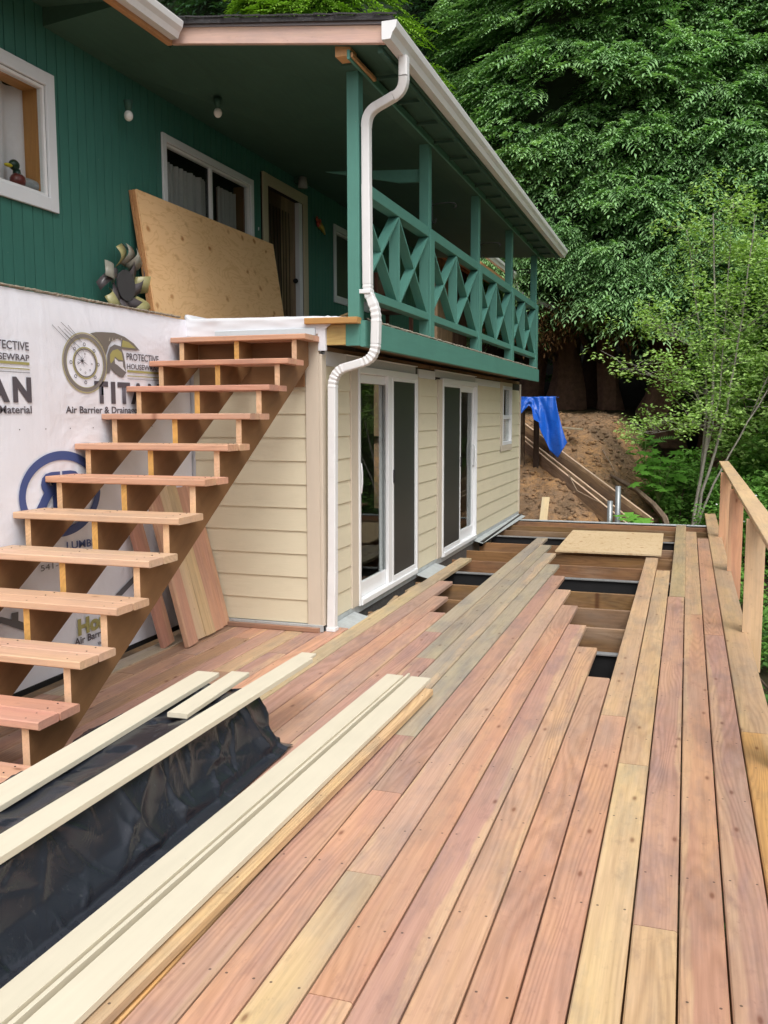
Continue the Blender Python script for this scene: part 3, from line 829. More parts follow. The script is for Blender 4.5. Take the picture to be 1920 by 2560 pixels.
ball('door_knob', (XG - .02, 9.53, 3.13), .028, M_DARKMETAL, dr)
# lamps on wall and ceiling
M_BULB = basic('frosted_bulb', (.8, .8, .77, 1), .25, .03, 4, 0)
def bulb(x, y, z, r=.034):
    f = tube('light_fixture', [(x, y, z + .11), (x, y, z + .035)], [.035, .020], M_GCEIL, house, 14)
    ball('light_bulb', (x, y, z), (r, r, r * 1.15), M_BULB, f)
bulb(XG + .12, 6.15, 3.885); bulb(-3.72, 6.93, 4.105)
f = box('light_fixture', XG + .001, XG + .05, 9.46, 9.54, 4.17, 4.25, M_GCEIL, house)
tube('lamp_shade', [(XG + .09, 9.50, 4.235), (XG + .09, 9.50, 4.115)], [.045, .055], basic('clear_lamp_glass', (.30, .32, .31, 1), .15, .1, 4, 0), f, 14)
box('downlight_cable', XG, XG + .01, 8.56, 8.57, 3.5, 3.53, M_WTRIM, house)

# ceiling and roof
roof = empty('roof', (-3, 10, 4.3)); adopt(roof, house)
mesh_obj('ceiling', [(x, y, z) for y, zs in ((6.085, (4.238, 4.312, 4.118)), (7.6, (4.236, 4.20, 4.116)), (14.98, (4.236, 4.20, 4.116))) for x, z in zip((XG - .02, -3.6, -2.0), zs)] + [(XG - .02, 6.085, 4.40), (-2.0, 6.085, 4.20), (-2.0, 14.98, 4.20), (XG - .02, 14.98, 4.40)],
         [(0, 1, 4, 3), (1, 2, 5, 4), (3, 4, 7, 6), (4, 5, 8, 7), (9, 10, 2, 1, 0), (12, 11, 10, 9), (6, 7, 8, 11, 12), (2, 5, 8, 11, 10), (0, 3, 6, 12, 9)], M_GCEIL, roof)
extrude_poly('ceiling', [(XG - .5, 4.39), (-3.63, 4.325), (-3.63, 4.36), (XG - .5, 4.44)], 'y', -1, 5.36, M_GCEIL, roof)
extrude_poly('ceiling', [(XG - .02, 4.236), (-3.63, 4.290), (-3.63, 4.36), (XG - .02, 4.40)], 'y', 5.361, 6.084, M_GCEIL, roof)
# soffit ladder outside the beam
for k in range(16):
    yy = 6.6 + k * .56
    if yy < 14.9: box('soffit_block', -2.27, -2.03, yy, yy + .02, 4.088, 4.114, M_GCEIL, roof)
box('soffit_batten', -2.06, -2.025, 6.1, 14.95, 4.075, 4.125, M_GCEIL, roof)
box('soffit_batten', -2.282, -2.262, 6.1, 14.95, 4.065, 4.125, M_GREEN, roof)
# rake fascia of bare timber facing the camera
def sloped(name, x0, z0, x1, z1, h, y0, y1, mat, color=None, par=roof):
    return extrude_poly(name, [(x0, z0), (x1, z1), (x1, z1 + h), (x0, z0 + h)], 'y', y0, y1, mat, par, color)
d = Vector((-1.985 + 3.60, 0, 4.112 - 4.305))
board('fascia', (-3.60, 6.045, 4.305 + .058), (-1.99, 6.045, 4.112 + .058), .115, .035, M_WOOD, roof, up=(0, -1, 0), color=(.66, .44, .37, 1))
box('beam_end', PX0 + .01, PX1 + .03, 6.12, 6.249, 4.095, 4.17, M_WOOD, roof, color=(.60, .33, .15, 1))
board('beam_end', (-2.262, 6.12, 4.112), (-2.255, 6.60, 4.108), .03, .03, M_WOOD, roof, color=(.60, .33, .15, 1))
board('drip_edge', (-3.55, 6.035, 4.43), (-2.0, 6.035, 4.252), .04, .05, basic('grey_drip_edge', (.28, .27, .30, 1), .45, .1, 5, .02), roof, up=(0, -1, 0), ch=.001)
for k in range(12):   # shingle courses seen edge-on at the rake
    x0 = -1.90 - k * .14; z0 = 4.245 + .115 * (k * .14)
    board('shingle', (x0 - .16, 6.0 + random.uniform(-.015, .01), z0 + .030 + .018), (x0, 6.0 + random.uniform(-.012, .012), z0 + .030), .0 + .012, .006, M_SHINGLE, roof, up=(0, -1, 0), ch=.001)
extrude_poly('roof_deck', [(-1.93, 4.242), (-3.7, 4.44), (-6.2, 4.75), (-6.2, 4.785), (-3.7, 4.476), (-1.93, 4.272)], 'y', 6.01, 15.03, M_SHINGLE, roof)
extrude_poly('roof_deck', [(-3.53, 4.43), (-6.2, 4.75), (-6.2, 4.785), (-3.53, 4.462)], 'y', -1.5, 6.009, M_SHINGLE, roof)
# gutters (K profile)
def gutter(xo, zt, y0, y1, par):
    prof = [(xo - .105, zt), (xo - .105, zt - .115), (xo - .045, zt - .115), (xo - .030, zt - .075), (xo - .006, zt - .045), (xo, zt - .010), (xo, zt), (xo - .010, zt), (xo - .012, zt - .012), (xo - .040, zt - .070), (xo - .052, zt - .105), (xo - .100, zt - .105), (xo - .100, zt)]
    gg = extrude_poly('gutter', prof, 'y', y0, y1, M_GUTTER, par)
    cap = [prof[i] for i in range(7)]
    extrude_poly('gutter_end', cap, 'y', y0 - .004, y0 - .0005, M_WHITE, gg); extrude_poly('gutter_end', cap, 'y', y1 + .0005, y1 + .004, M_WHITE, gg)
    return gg
gutter(-1.893, 4.232, 6.0, 15.02, house)
gutter(-3.475, 4.425, -1.5, 5.99, house)
box('fascia', -2.022, -2.000, 6.09, 15.0, 4.105, 4.22, M_GCEIL, roof)
box('fascia', -3.625, -3.583, -1.4, 6.02, 4.285, 4.40, M_WOOD, roof, color=(.56, .28, .12, 1))

# downspout
ds = empty('downspout', (-2.5, 6.4, 0)); adopt(ds, house)
RS = []
for (cx, cy, qa) in ((1, 1, 0), (-1, 1, 90), (-1, -1, 180), (1, -1, 270)):
    for q in (0, 45, 90):
        a = math.radians(qa + q)
        RS.append((cx * .026 + .008 * math.cos(a), cy * .019 + .008 * math.sin(a)))
RS = [(a * 1.0, b * 1.15) for a, b in RS]
def bez(p0, p1, p2, n=7):
    p0, p1, p2 = map(Vector, (p0, p1, p2))
    return [(1 - t) ** 2 * p0 + 2 * t * (1 - t) * p1 + t * t * p2 for t in [i / n for i in range(n + 1)]]
def crimp(n): return [1 + (.07 if i % 2 else -.04) for i in range(n)]
Yp = 6.405
el1 = bez((-1.945, Yp - .08, 3.99), (-1.945, Yp - .06, 3.90), (-2.02, Yp - .05, 3.875), 8)
el2 = bez((-2.17, Yp - .01, 3.83), (-2.25, Yp, 3.80), (-2.25, Yp, 3.70), 8)
tube('pipe_section', [(-1.945, Yp - .08, 4.118)] + el1[:1], 1.02, M_GUTTER, ds, section=RS, smooth=False)
tube('pipe_elbow', el1, 1.03, M_GUTTER, ds, section=RS, smooth=False)
tube('pipe_section', [el1[-1], el2[0]], 1.0, M_GUTTER, ds, section=RS, smooth=False)
tube('pipe_elbow', el2, 1.03, M_GUTTER, ds, section=RS, smooth=False)
tube('pipe_section', [el2[-1], (-2.25, Yp, 3.30)], 1.0, M_GUTTER, ds, section=RS, smooth=False)
tube('pipe_section', [(-2.25, Yp, 3.302), (-2.245, Yp, 2.60)], 1.04, M_GUTTER, ds, section=RS, smooth=False)
el3 = bez((-2.245, Yp, 2.60), (-2.245, Yp, 2.54), (-2.222, Yp, 2.50), 6) + bez((-2.20, Yp, 2.45), (-2.18, Yp, 2.40), (-2.18, Yp, 2.33), 6)
tube('pipe_elbow', el3, crimp(len(el3)), M_GUTTER, ds, section=RS, smooth=False)
tube('pipe_section', [(-2.18, Yp, 2.33), (-2.185, Yp, 2.17)], 1.04, M_GUTTER, ds, section=RS, smooth=False)
el4 = bez((-2.185, Yp, 2.17), (-2.19, Yp, 2.06), (-2.29, Yp, 2.035), 11)
el5 = bez((-2.43, Yp, 2.00), (-2.52, Yp, 1.97), (-2.525, Yp, 1.86), 11)
tube('pipe_elbow', el4, crimp(12), M_GUTTER, ds, section=RS, smooth=False)
tube('pipe_section', [el4[-1], el5[0]], 1.0, M_GUTTER, ds, section=RS, smooth=False)
tube('pipe_elbow', el5, crimp(12), M_GUTTER, ds, section=RS, smooth=False)
tube('pipe_section', [el5[-1], (-2.535, 6.40, .46)], 1.0, M_GUTTER, ds, section=RS, smooth=False)
tube('pipe_section', [(-2.535, 6.40, .462), (-2.545, 6.40, .015)], 1.05, M_GUTTER, ds, section=RS, smooth=False)
tube('pipe_outlet', [(-2.545, 6.40, .03), (-2.545, 6.40, .003)], 1.25, M_WHITE, ds, section=RS, smooth=False)
box('pipe_strap', -2.295, -2.21, Yp - .045, Yp - .030, 2.53, 2.56, M_WHITE, ds)

# membrane over the stair head, fascia paper
def cloth_strip(name, pts_fn, nu, nv, mat, parent=None, th=0, smooth=True):
    vs = [pts_fn(i / nu, j / nv) for i in range(nu + 1) for j in range(nv + 1)]
    fs = [(i * (nv + 1) + j, (i + 1) * (nv + 1) + j, (i + 1) * (nv + 1) + j + 1, i * (nv + 1) + j + 1) for i in range(nu) for j in range(nv)]
    o = mesh_obj(name, vs, fs, mat, parent, smooth=smooth)
    if th:
        md = o.modifiers.new('t', 'SOLIDIFY'); md.thickness = th; md.offset = 0
    return o
def memb(u, v):
    x = -3.72 + u * 1.27
    top = 2.393 - .020 * u + .010 * noise.noise(Vector((x * 5, 3, 0))) + (.03 if u < .03 else 0)
    zz = 2.245 + (top - 2.245) * min(v / .7, 1)
    yy = YE - .030 + .010 * noise.noise(Vector((x * 6, v * 4, 1))) + max(0, v - .7) / .3 * .30
    if u > .9 and v > .5: zz += (u - .9) * .25 * (noise.noise(Vector((u * 40, v * 5, 0))))
    if u > .88: zz = max(zz, 2.245 + (u - .88) * .9)
    return (x, yy, zz)
cloth_strip('flashing_membrane', memb, 60, 14, M_MEMB, house, .002)
box('flashing_strip', -3.45, XA - .02, YE - .050, YE - .032, 2.235, 2.29, basic('pale_blue_ledger', (.52, .58, .62, 1), .5, .1, 5, .02), house)
box('flashing_membrane', XA - .005, XA + .055, YE - .03, YE + .006, 2.125, 2.345, M_MEMB, house)
box('flashing_membrane', XA + .0065, XA + .010, YE + .07, 6.88, 2.03, 2.13, M_MEMB, house)
# offcut lumber on the balcony by the corner post
o = board('offcut_board', (-3.0, 7.3, 2.40), (-2.45, 6.7, 2.44), .09, .02, M_WOOD, None, color=(.48, .30, .14, 1))
tag(o, 'short tan offcut board resting on the balcony edge beside the corner post', 'offcut board')

for i, (p0, p1, w_, lab) in enumerate((((-2.50, 6.98, -.03), (-2.47, 7.32, -.02), .04, 'small wood scrap in the gap under the first sliding door, nearest the downspout'), ((-2.49, 7.62, -.03), (-2.50, 7.90, -.01), .03, 'wood scrap in the gap below the middle of the first sliding door'), ((-2.51, 8.25, -.03), (-2.48, 8.62, -.02), .035, 'thin wood scrap in the gap near the right end of the first sliding door'))):
    o = board('wood_scrap', p0, p1, w_, .02, M_WOOD, None, color=(.42, .30, .18, 1)); tag(o, lab, 'wood scrap', 'wood scraps along the wall foot')

# ---------------- housewrap wall
wrap = empty('housewrap', (XB, 3, 0), label='white printed building wrap covering the wall behind the stairs', cat='building wrap')
def wrapf(u, v):
    y = -1.0 + u * (YE + 1.0 - .01); top = 2.385 + .006 * noise.noise(Vector((y * 3, 0, 0)))
    z = .035 + v * (top - .035)
    x = XB + .006 * noise.noise(Vector((y * 1.2, z * .9, 4))) * min(1, (1 - v) * 6)
    if v > .93: x -= (v - .93) * .2
    return (x, y, z)
cloth_strip('wrap_sheet', wrapf, 160, 50, M_WRAP, wrap)
box('wall', XB - .12, XB - .035, -1, YE, -.02, 2.355, M_INSIDE, house)
fr = fringe('carpet_edge', (XB - .012, -1.0, 2.392), (XB - .012, 6.24, 2.397), .0085, house, 420)
box('sill_plate', XB - .03, XB + .006, -1, 5.5, .002, .034, M_DARKMETAL, house)
XP = XB + .0075
INK = (.085, .075, .09, 1); GOLD = (.36, .33, .12, 1); BLUE = (.055, .085, .24, 1); GINK = (.13, .13, .14, 1)
def text(s, y0, y1, zb, zt, color, bold=0.0, mirror=False, slant=0.0, zskew=0.0, off=0.0):
    cu = bpy.data.curves.new('lettering', 'FONT'); cu.body = s; cu.size = 1; cu.offset = bold; cu.resolution_u = 3
    to = bpy.data.objects.new('lettering', cu); COL.objects.link(to)
    dg = bpy.context.evaluated_depsgraph_get(); dg.update()
    me = bpy.data.meshes.new_from_object(to.evaluated_get(dg)); bpy.data.objects.remove(to)
    co = np.zeros(len(me.vertices) * 3); me.vertices.foreach_get('co', co); co = co.reshape(-1, 3)
    x0, x1 = co[:, 0].min(), co[:, 0].max(); h0, h1 = 0, .73 if not s.islower() else .7
    h1 = min(co[:, 1].max(), .76); h0 = 0
    u = (co[:, 0] - x0) / (x1 - x0)
    if mirror: u = 1 - u
    w = (co[:, 1] - h0) / (h1 - h0)
    out = np.stack([np.full(len(u), XP + off), y0 + u * (y1 - y0) + slant * w, zb + w * (zt - zb) + zskew * u], 1)
    me.vertices.foreach_set('co', out.ravel()); me.update()
    if me.materials: me.materials.clear()
    me.materials.append(M_PRINT)
    o = bpy.data.objects.new('lettering', me); COL.objects.link(o); o.color = color
    return adopt(o, wrap)
def flat(name, pts, color, off=0.0):
    return mesh_obj(name, [(XP + off, a, b) for a, b in pts], [tuple(range(len(pts)))], M_PRINT, wrap, color=color)
def ring(name, cy, cz, ry0, rz0, ry1, rz1, color, off=0.0, n=64, a0=0, a1=360):
    vs, fs = [], []
    for i in range(n + 1):
        a = math.radians(a0 + (a1 - a0) * i / n)
        vs += [(XP + off, cy + ry0 * math.cos(a), cz + rz0 * math.sin(a)), (XP + off, cy + ry1 * math.cos(a), cz + rz1 * math.sin(a))]
    for i in range(n): fs.append((2 * i, 2 * i + 2, 2 * i + 3, 2 * i + 1))
    return mesh_obj(name, vs, fs, M_PRINT, wrap, color=color)
def wrap_print(dy):
    a = dy
    text('PROTECTIVE', 5.489 + a, 5.893 + a, 2.035, 2.083, INK, .012); text('HOUSEWRAP', 5.489 + a, 5.893 + a, 1.974, 2.010, INK, .014)
    for (z0, z1) in ((1.951, 1.966), (1.923, 1.929)): flat('print_stripe', [(5.492 + a, z0), (5.892 + a, z0), (5.892 + a, z1), (5.492 + a, z1)], GOLD)
    flat('print_stripe', [(5.492 + a, 1.904), (5.892 + a, 1.904), (5.892 + a, 1.907), (5.492 + a, 1.907)], INK)
    for ch, y0, y1 in (('T', 5.114, 5.265), ('I', 5.296, 5.346), ('T', 5.371, 5.520), ('A', 5.525, 5.715), ('N', 5.742, 5.900)):
        text(ch, y0 + a, y1 + a, 1.741, 1.879, INK, .05)
    text('Air Barrier & Drainage Material', 4.814 + a, 5.895 + a, 1.669, 1.713, INK, .018)
    cy, cz = 5.030 + a, 1.990
    ring('shield', cy, cz, .222, .185, .232, .194, (.42, .38, .22, 1)); ring('shield', cy, cz, .192, .160, .220, .184, (.20, .18, .17, 1), .0003)
    ring('shield', cy, cz, .188, .156, .192, .160, GOLD); ring('shield', cy, cz, .118, .094, .128, .102, GOLD); ring('shield', cy, cz, .105, .084, .116, .093, (.18, .16, .15, 1))
    for (py, pz) in [(5.025, 2.108), (5.125, 2.072), (5.166, 1.986), (5.126, 1.902), (5.026, 1.866), (4.925, 1.903), (4.884, 1.988), (4.925, 2.074)]:
        ring('bolt', py + a, pz, .009, .0075, .014, .0115, INK, n=18)
    for (py, pz) in [(5.027, 2.047), (5.096, 1.986), (5.075, 1.946), (5.027, 1.928), (4.977, 1.946), (4.956, 1.989)]:
        ring('bolt', py + a, pz, .005, .004, .008, .0065, INK, n=14)
    for (p, q) in [((4.716, 2.205), (4.861, 2.115)), ((4.80, 2.228), (5.002, 2.119)), ((4.867, 2.215), (4.985, 2.135)), ((4.889, 2.092), (4.996, 2.016)), ((4.806, 2.176), (5.019, 2.063)), ((4.77, 2.20), (4.93, 2.10)), ((4.83, 2.19), (4.90, 2.15))]:
        dd = Vector((q[0] - p[0], q[1] - p[1])).normalized(); nn = Vector((-dd.y, dd.x)) * .0017
        flat('spear_mark', [(p[0] + a + nn.x, p[1] + nn.y), (p[0] + a - nn.x, p[1] - nn.y), (q[0] + a - nn.x, q[1] - nn.y), (q[0] + a + nn.x, q[1] + nn.y)], GINK, .0006)
    for k in range(9):
        th = k * 40 + 12; r = .035 + .02 * ((k * 7) % 3)
        p = (4.998 + a, 2.003); q = (p[0] + r * math.cos(math.radians(th)), p[1] + r * .85 * math.sin(math.radians(th)))
        n2 = Vector((-(q[1] - p[1]), q[0] - p[0])).normalized() * .003
        flat('crack_mark', [(p[0] + n2.x, p[1] + n2.y), (p[0] - n2.x, p[1] - n2.y), q], INK, .0005)
    s = lambda L, o_: [(y_ + a, z_) for y_, z_ in L]
    flat('crest', s([(5.089, 2.183), (5.15, 2.196), (5.22, 2.202), (5.356, 2.208), (5.472, 2.190), (5.579, 2.153), (5.651, 2.108), (5.419, 2.105), (5.44, 2.164), (5.388, 2.174), (5.318, 2.148), (5.282, 2.112), (5.250, 2.050), (5.215, 2.108), (5.163, 2.157)], 0), (.17, .15, .13, 1), .0006)
    flat('crest_gold', s([(5.447, 2.166), (5.518, 2.158), (5.605, 2.119), (5.434, 2.119)], 0), GOLD, .0010)
    for k in range(5):
        y0 = 5.29 + .034 * k + a; flat('crest_line', [(y0, 2.15 + .004 * k), (y0 + .007, 2.15 + .004 * k), (y0 + .014, 2.178 + .001 * k)], (.62, .6, .5, 1), .0010)
    flat('helmet', s([(5.249, 1.930), (5.259, 1.991), (5.267, 2.058), (5.298, 2.107), (5.351, 2.130), (5.42, 2.122), (5.453, 2.069), (5.468, 2.015), (5.476, 1.946), (5.438, 1.913), (5.391, 1.919), (5.34, 1.941), (5.302, 1.966), (5.283, 1.938)], 0), (.16, .145, .14, 1), .0012)
    flat('helmet_gold', s([(5.293, 2.019), (5.296, 2.060), (5.326, 2.088), (5.384, 2.102), (5.43, 2.081), (5.445, 2.027), (5.392, 2.031), (5.352, 2.049), (5.333, 2.021), (5.304, 2.000)], 0), GOLD, .0016)
    flat('face', s([(5.346, 2.039), (5.391, 2.018), (5.438, 2.020), (5.442, 1.986), (5.476, 1.949), (5.424, 1.971), (5.378, 1.993), (5.349, 2.002)], 0), (.66, .66, .70, 1), .0018)
wrap_print(0); wrap_print(-1.393)
for y in (3.93, 4.16, 4.39, 4.62, 4.852, 5.086, 5.32, 5.55, 5.78): ring('staple_dot', y, 1.574, 0, 0, .005, .004, INK, n=8)
cy, cz = 4.748, 1.168
ring('blue_ring', cy, cz, .332, .212, .390, .268, BLUE, n=72)
text('R', 4.49, 4.735, 1.10, 1.31, BLUE, .06, mirror=True); text('R', 4.755, 5.00, 1.10, 1.31, BLUE, .06)
text('LUMBER', 4.77, 5.14, .815, .862, BLUE, .02, zskew=-.02); text('541-779', 4.52, 4.82, .715, .752, GINK, .0)
flat('chevron', [(5.26, .425), (5.519, .534), (5.70, .43), (5.66, .40), (5.516, .486), (5.34, .41)], GINK)
flat('chevron', [(4.0, .50), (4.167, .512), (4.251, .478), (4.254, .514), (4.310, .512), (4.306, .459), (4.44, .395), (4.43, .352), (4.165, .475), (4.0, .462)], GINK)
text('Home', 4.850, 5.30, .243, .345, GOLD, .05); text('Air Barrier', 4.81, 5.18, .182, .228, INK, .02)
text('www.', 5.05, 5.20, .125, .15, INK, 0)

# ================================================================== STAIRCASE
stairs = empty('staircase', (-3.1, 5, 0), label='open timber staircase of double board treads on three brown stringers', cat='staircase')
RISE, RUN = .188, .293
tcols = [SALMON, (.55, .28, .19, 1), (.56, .28, .20, 1), (.58, .32, .22, 1), (.60, .34, .22, 1), (.60, .32, .21, 1), (.60, .38, .25, 1), (.62, .41, .28, 1), (.60, .37, .25, 1), (.60, .37, .26, 1), (.56, .28, .20, 1), (.58, .33, .23, 1)]
tread = []
for k in range(12):
    zt = 2.229 - RISE * k; yf = 6.055 - RUN * k
    tread.append((yf, zt))
    for j in (0, 1):
        yc = yf + .070 + j * .1435
        xr = -2.600 + random.uniform(-.006, .006) + (0 if j else .0)
        board('tread', (-3.688, yc, zt - (.0015 if j else 0)), (xr, yc, zt - (.0015 if j else 0)), .136, .038, M_WOOD, stairs, color=jit(tcols[k], .07), ch=.005)
for (yf, zt) in tread:
    for j in (0, 1):
        for xs_ in (-3.609, -3.153, -2.693):
            for dy in (.035, .105):
                tube('screw', [(xs_, yf + j * .1435 + dy, zt - .003), (xs_, yf + j * .1435 + dy, zt + .0006)], .0042, M_DARKMETAL, stairs, 6, smooth=False)
def stringer(x0, x1, col):
    pts = []   # (y,z) outline, from the top back to the bottom front, along notches
    top_y = YE - .055
    pts.append((top_y, tread[0][1] - .0385))
    for k in range(12):
        yf, zt = tread[k]
        pts.append((yf + .028, zt - .0385)); 
        if k < 11: pts.append((yf + .028, tread[k + 1][1] - .0385))
        else: pts.append((yf + .028, .002))
    yb = tread[11][0] + .028 + .30
    pts.append((yb, .002))
    # underside parallel to the pitch line, then the plumb cut at the top
    pts.append((top_y, .002 + (top_y - yb) * RISE / RUN))
    n = len(pts)
    L = Vector((0, RUN, RISE)).normalized(); N = Vector((0, -RISE, RUN)).normalized()
    O = Vector((x1, tread[11][0], 0))
    Mx = Matrix.Identity(4)
    for i, (ax) in enumerate((N, L, Vector((1, 0, 0)))):
        for r in range(3): Mx[r][i] = ax[r]
    for r in range(3): Mx[r][3] = O[r]
    inv = Mx.inverted()
    bm = bmesh.new()
    A = [bm.verts.new(inv @ Vector((x1, a_, b_))) for a_, b_ in pts]; B = [bm.verts.new(inv @ Vector((x0, a_, b_))) for a_, b_ in pts]
    bm.faces.new(A); bm.faces.new(B[::-1])
    for i in range(n): bm.faces.new([A[i], B[i], B[(i + 1) % n], A[(i + 1) % n]])
    bmesh.ops.recalc_face_normals(bm, faces=bm.faces)
    bmesh.ops.triangulate(bm, faces=[f_ for f_ in bm.faces if len(f_.verts) > 4])
    me = bpy.data.meshes.new('stringer'); bm.to_mesh(me); bm.free(); me.materials.append(M_STR); me.materials.append(M_WOOD)
    for p in me.polygons:
        nrm = Mx.to_3x3() @ p.normal
        if nrm.y < -.9: p.material_index = 1      # freshly sawn riser cuts
    o = bpy.data.objects.new('stringer', me); COL.objects.link(o); o.matrix_basis = Mx; o.color = col
    adopt(o, stairs)
def make_stringer_mat():
    t = NT('stained_stringer'); co = t.obj()
    n = t.noise(t.vmul(co, 4, 1.2, 4), 1.0, 5, .6); f = t.noise(t.vmul(co, 120, 9, 120), 1.0, 3)
    c = t.ramp(n, [(.25, (.11, .052, .022, 1)), (.5, (.21, .105, .045, 1)), (.75, (.29, .155, .070, 1))])
    c = t.mix(t.math('MULTIPLY', f, .4), c, (.17, .09, .04, 1))
    sp = t.ramp(t.noise(co, 21, 3, .7), [(.74, t.g(0)), (.77, t.g(1))])
    c = t.mix(t.math('MULTIPLY', sp, .6), c, (.5, .33, .18, 1))
    t.l.new(c, t.b.inputs['Base Color']); t.b.inputs['Roughness'].default_value = .6
    t.b.inputs['Specular IOR Level'].default_value = .3; t.bump(f, .25, .004); return t.m
M_STR = make_stringer_mat()
box('header_board', -3.589, -2.713, YE - .054, YE - .030, 1.86, 2.19, M_STR, stairs)
for (x0, x1, c) in ((-3.628, -3.590, (.66, .42, .24, 1)), (-3.172, -3.134, (.60, .33, .10, 1)), (-2.712, -2.674, (.68, .43, .27, 1))): stringer(x0, x1, c)

# ================================================================== LEANING BOARDS in the corner under the stairs
lean = [  # foot (x,y), head (x,y,z), colour, width, label
    ((-3.37, 6.262), (-3.668, 6.262, 1.10), SALMON, 'reddish board, the one nearest the siding, leaning in the corner under the stairs'),
    ((-3.36, 6.119), (-3.665, 6.119, 1.13), PINK, 'pinkish leaning board second from the siding wall'),
    ((-3.36, 5.976), (-3.666, 5.976, 1.15), PALE, 'yellowish sapwood board leaning between pink boards on the building wrap'),
    ((-3.36, 5.833), (-3.664, 5.833, 1.13), (.62, .45, .29, 1), 'pale yellow leaning board right behind the thick front pink one'),
    ((-3.315, 5.655), (-3.575, 5.60, 1.12), SALMON, 'thick salmon board standing in front of the other leaning boards'),
    ((-3.47, 5.60), (-3.640, 5.44, 1.0), (.47, .23, .16, 1), 'leftmost short reddish board leaning behind the stair stringer'),
]
for (fx, fy), (hx, hy, hz), c, lab in lean:
    _q = random.uniform(-.014, .014)
    b_ = Vector((fx + _q, fy, .003)); h_ = Vector((hx, hy, hz + random.uniform(-.03, .03))); dd = (h_ - b_).normalized()
    nrm = Vector((1, 0, 0)); nrm = (nrm - dd * nrm.dot(dd)).normalized()
    o = board('leaning_board', b_ + Vector((0, 0, .012)), h_, .138, .038, M_WOOD, None, up=nrm, color=jit(c, .04))
    tag(o, lab, 'board', 'boards leaning in the corner under the stairs')

# ================================================================== COVERED PILE and trim boards
CR = np.random.default_rng(21)
creases = []
for k in range(230):
    cy_k = CR.uniform(.5, 4.2); cs_k = CR.uniform(0, 1.15)
    big = k < 46
    ang = CR.normal(1.05, .55) if CR.random() < .65 else CR.normal(-.5, .5)
    creases.append((cy_k, cs_k, math.cos(ang), math.sin(ang), CR.uniform(.16, .45) if big else CR.uniform(.05, .17), CR.uniform(.022, .060) if big else CR.uniform(.008, .020), (CR.uniform(.018, .042) if big else CR.uniform(.007, .016)) * (1 if CR.random() < .6 else -.8)))
CRA = np.array(creases)
def crease_h(y, s_):
    du = y - CRA[:, 0]; dv = s_ - CRA[:, 1]
    al = du * CRA[:, 2] + dv * CRA[:, 3]; ac = -du * CRA[:, 3] + dv * CRA[:, 2]
    return float(np.sum(CRA[:, 6] * np.exp(-(al / CRA[:, 4]) ** 2) * np.exp(-np.abs(ac) / CRA[:, 5])))
TPROF = [(-2.52, .012), (-2.43, .03), (-2.385, .27), (-2.34, .300), (-2.20, .296), (-2.08, .288), (-1.98, .306), (-1.930, .296), (-1.905, .235), (-1.87, .12), (-1.815, .030), (-1.765, .014)]
TL_ = [0]
for i_ in range(1, len(TPROF)): TL_.append(TL_[-1] + math.hypot(TPROF[i_][0] - TPROF[i_ - 1][0], TPROF[i_][1] - TPROF[i_ - 1][1]))
def tarp_pt(u, v):
    """u along Y 0..1 (near->far), v across (0 left ground .. 1 right ground)"""
    y = .6 + u * 3.53
    s_ = v * TL_[-1]
    x = float(np.interp(s_, TL_, [q[0] for q in TPROF])); z = float(np.interp(s_, TL_, [q[1] for q in TPROF]))
    h = crease_h(y, s_) + .012 * noise.noise(Vector((x * 4, y * 2.2, z * 5)))
    side = 1 if x > -1.965 else (-.5 if x < -2.36 else 0)
    edge = min(1, max(0, (z - .01) / .05))
    zz = z + (h * .25 if side else h * .8) * edge
    xx = x + side * max(h, -.03) * edge - .06 * u
    if side == 0 and u < .955: zz = min(zz, .307)
    yy = y
    if u > .955:   # the far end hangs over and drops
        q = min((u - .955) / .045, 1.0)
        zz = zz * (1 - q) ** .8 + .012; yy = .6 + .955 * 3.53 + .09 * q + h * .8
    return (xx, yy, max(zz, .006))
tp = cloth_strip('plastic_sheet', tarp_pt, 360, 130, M_TARP, None)
tag(tp, 'crumpled black plastic sheet draped over a low pile on the deck', 'plastic sheet')
def cream(name, p0, p1, w, t, label, up=(0, 0, 1), col=None):
    o = board(name, p0, p1, w, t, M_CREAM, None, up=up, ch=.002)
    tag(o, label, 'trim board', 'cream trim boards laid out on the deck'); return o
cream('trim_board', (-2.205, 1.2, .332), (-2.325, 4.10, .330), .125, .024, 'cream trim board at the left on the black plastic, along the staircase')
cream('trim_board', (-2.130, 3.47, .330), (-2.165, 4.15, .330), .10, .022, 'short cream trim offcut lying on the black plastic')
cream('trim_board', (-1.995, 1.0, .336), (-1.960, 4.50, .334), .110, .026, 'long cream trim board on the ridge of the black plastic pile')
cream('trim_board', (-2.03, 2.4, .311), (-2.005, 4.68, .309), .09, .004 + .012, 'thin cream trim board under the ridge one, its far end sticking out')
# group d lying on the deck
cream('trim_board', (-1.748, .9, .062), (-1.662, 5.22, .062), .106, .022, 'wide cream trim board on the deck touching the black plastic')
for i, (dx, z, ln, lab) in enumerate(((.066, .050, 5.24, 'narrow cream trim strip stacked on edge beside the wide board nearest the plastic'), (.089, .070, 5.25, 'middle one of three narrow cream trim strips standing on edge'), (.112, .050, 5.18, 'narrow cream trim strip on edge nearest the rightmost wide cream board'))):
    cream('trim_board', (-1.748 + dx, .9, z), (-1.662 + dx * .9, ln, z), .0150, .040, lab)
cream('trim_board', (-1.748, .9, .038), (-1.662, 5.19, .038), .112, .030, 'lower cream trim board hidden under the wide one nearest the plastic')
cream('trim_board', (-1.555, .9, .080), (-1.480, 5.16, .080), .125, .024, 'rightmost wide cream trim board, lying on an orange plank')
o = board('loose_plank', (-1.532, .9, .048), (-1.442, 5.05, .048), .140, .038, M_DECK, None, color=(.56, .37, .21, 1), ch=.005)
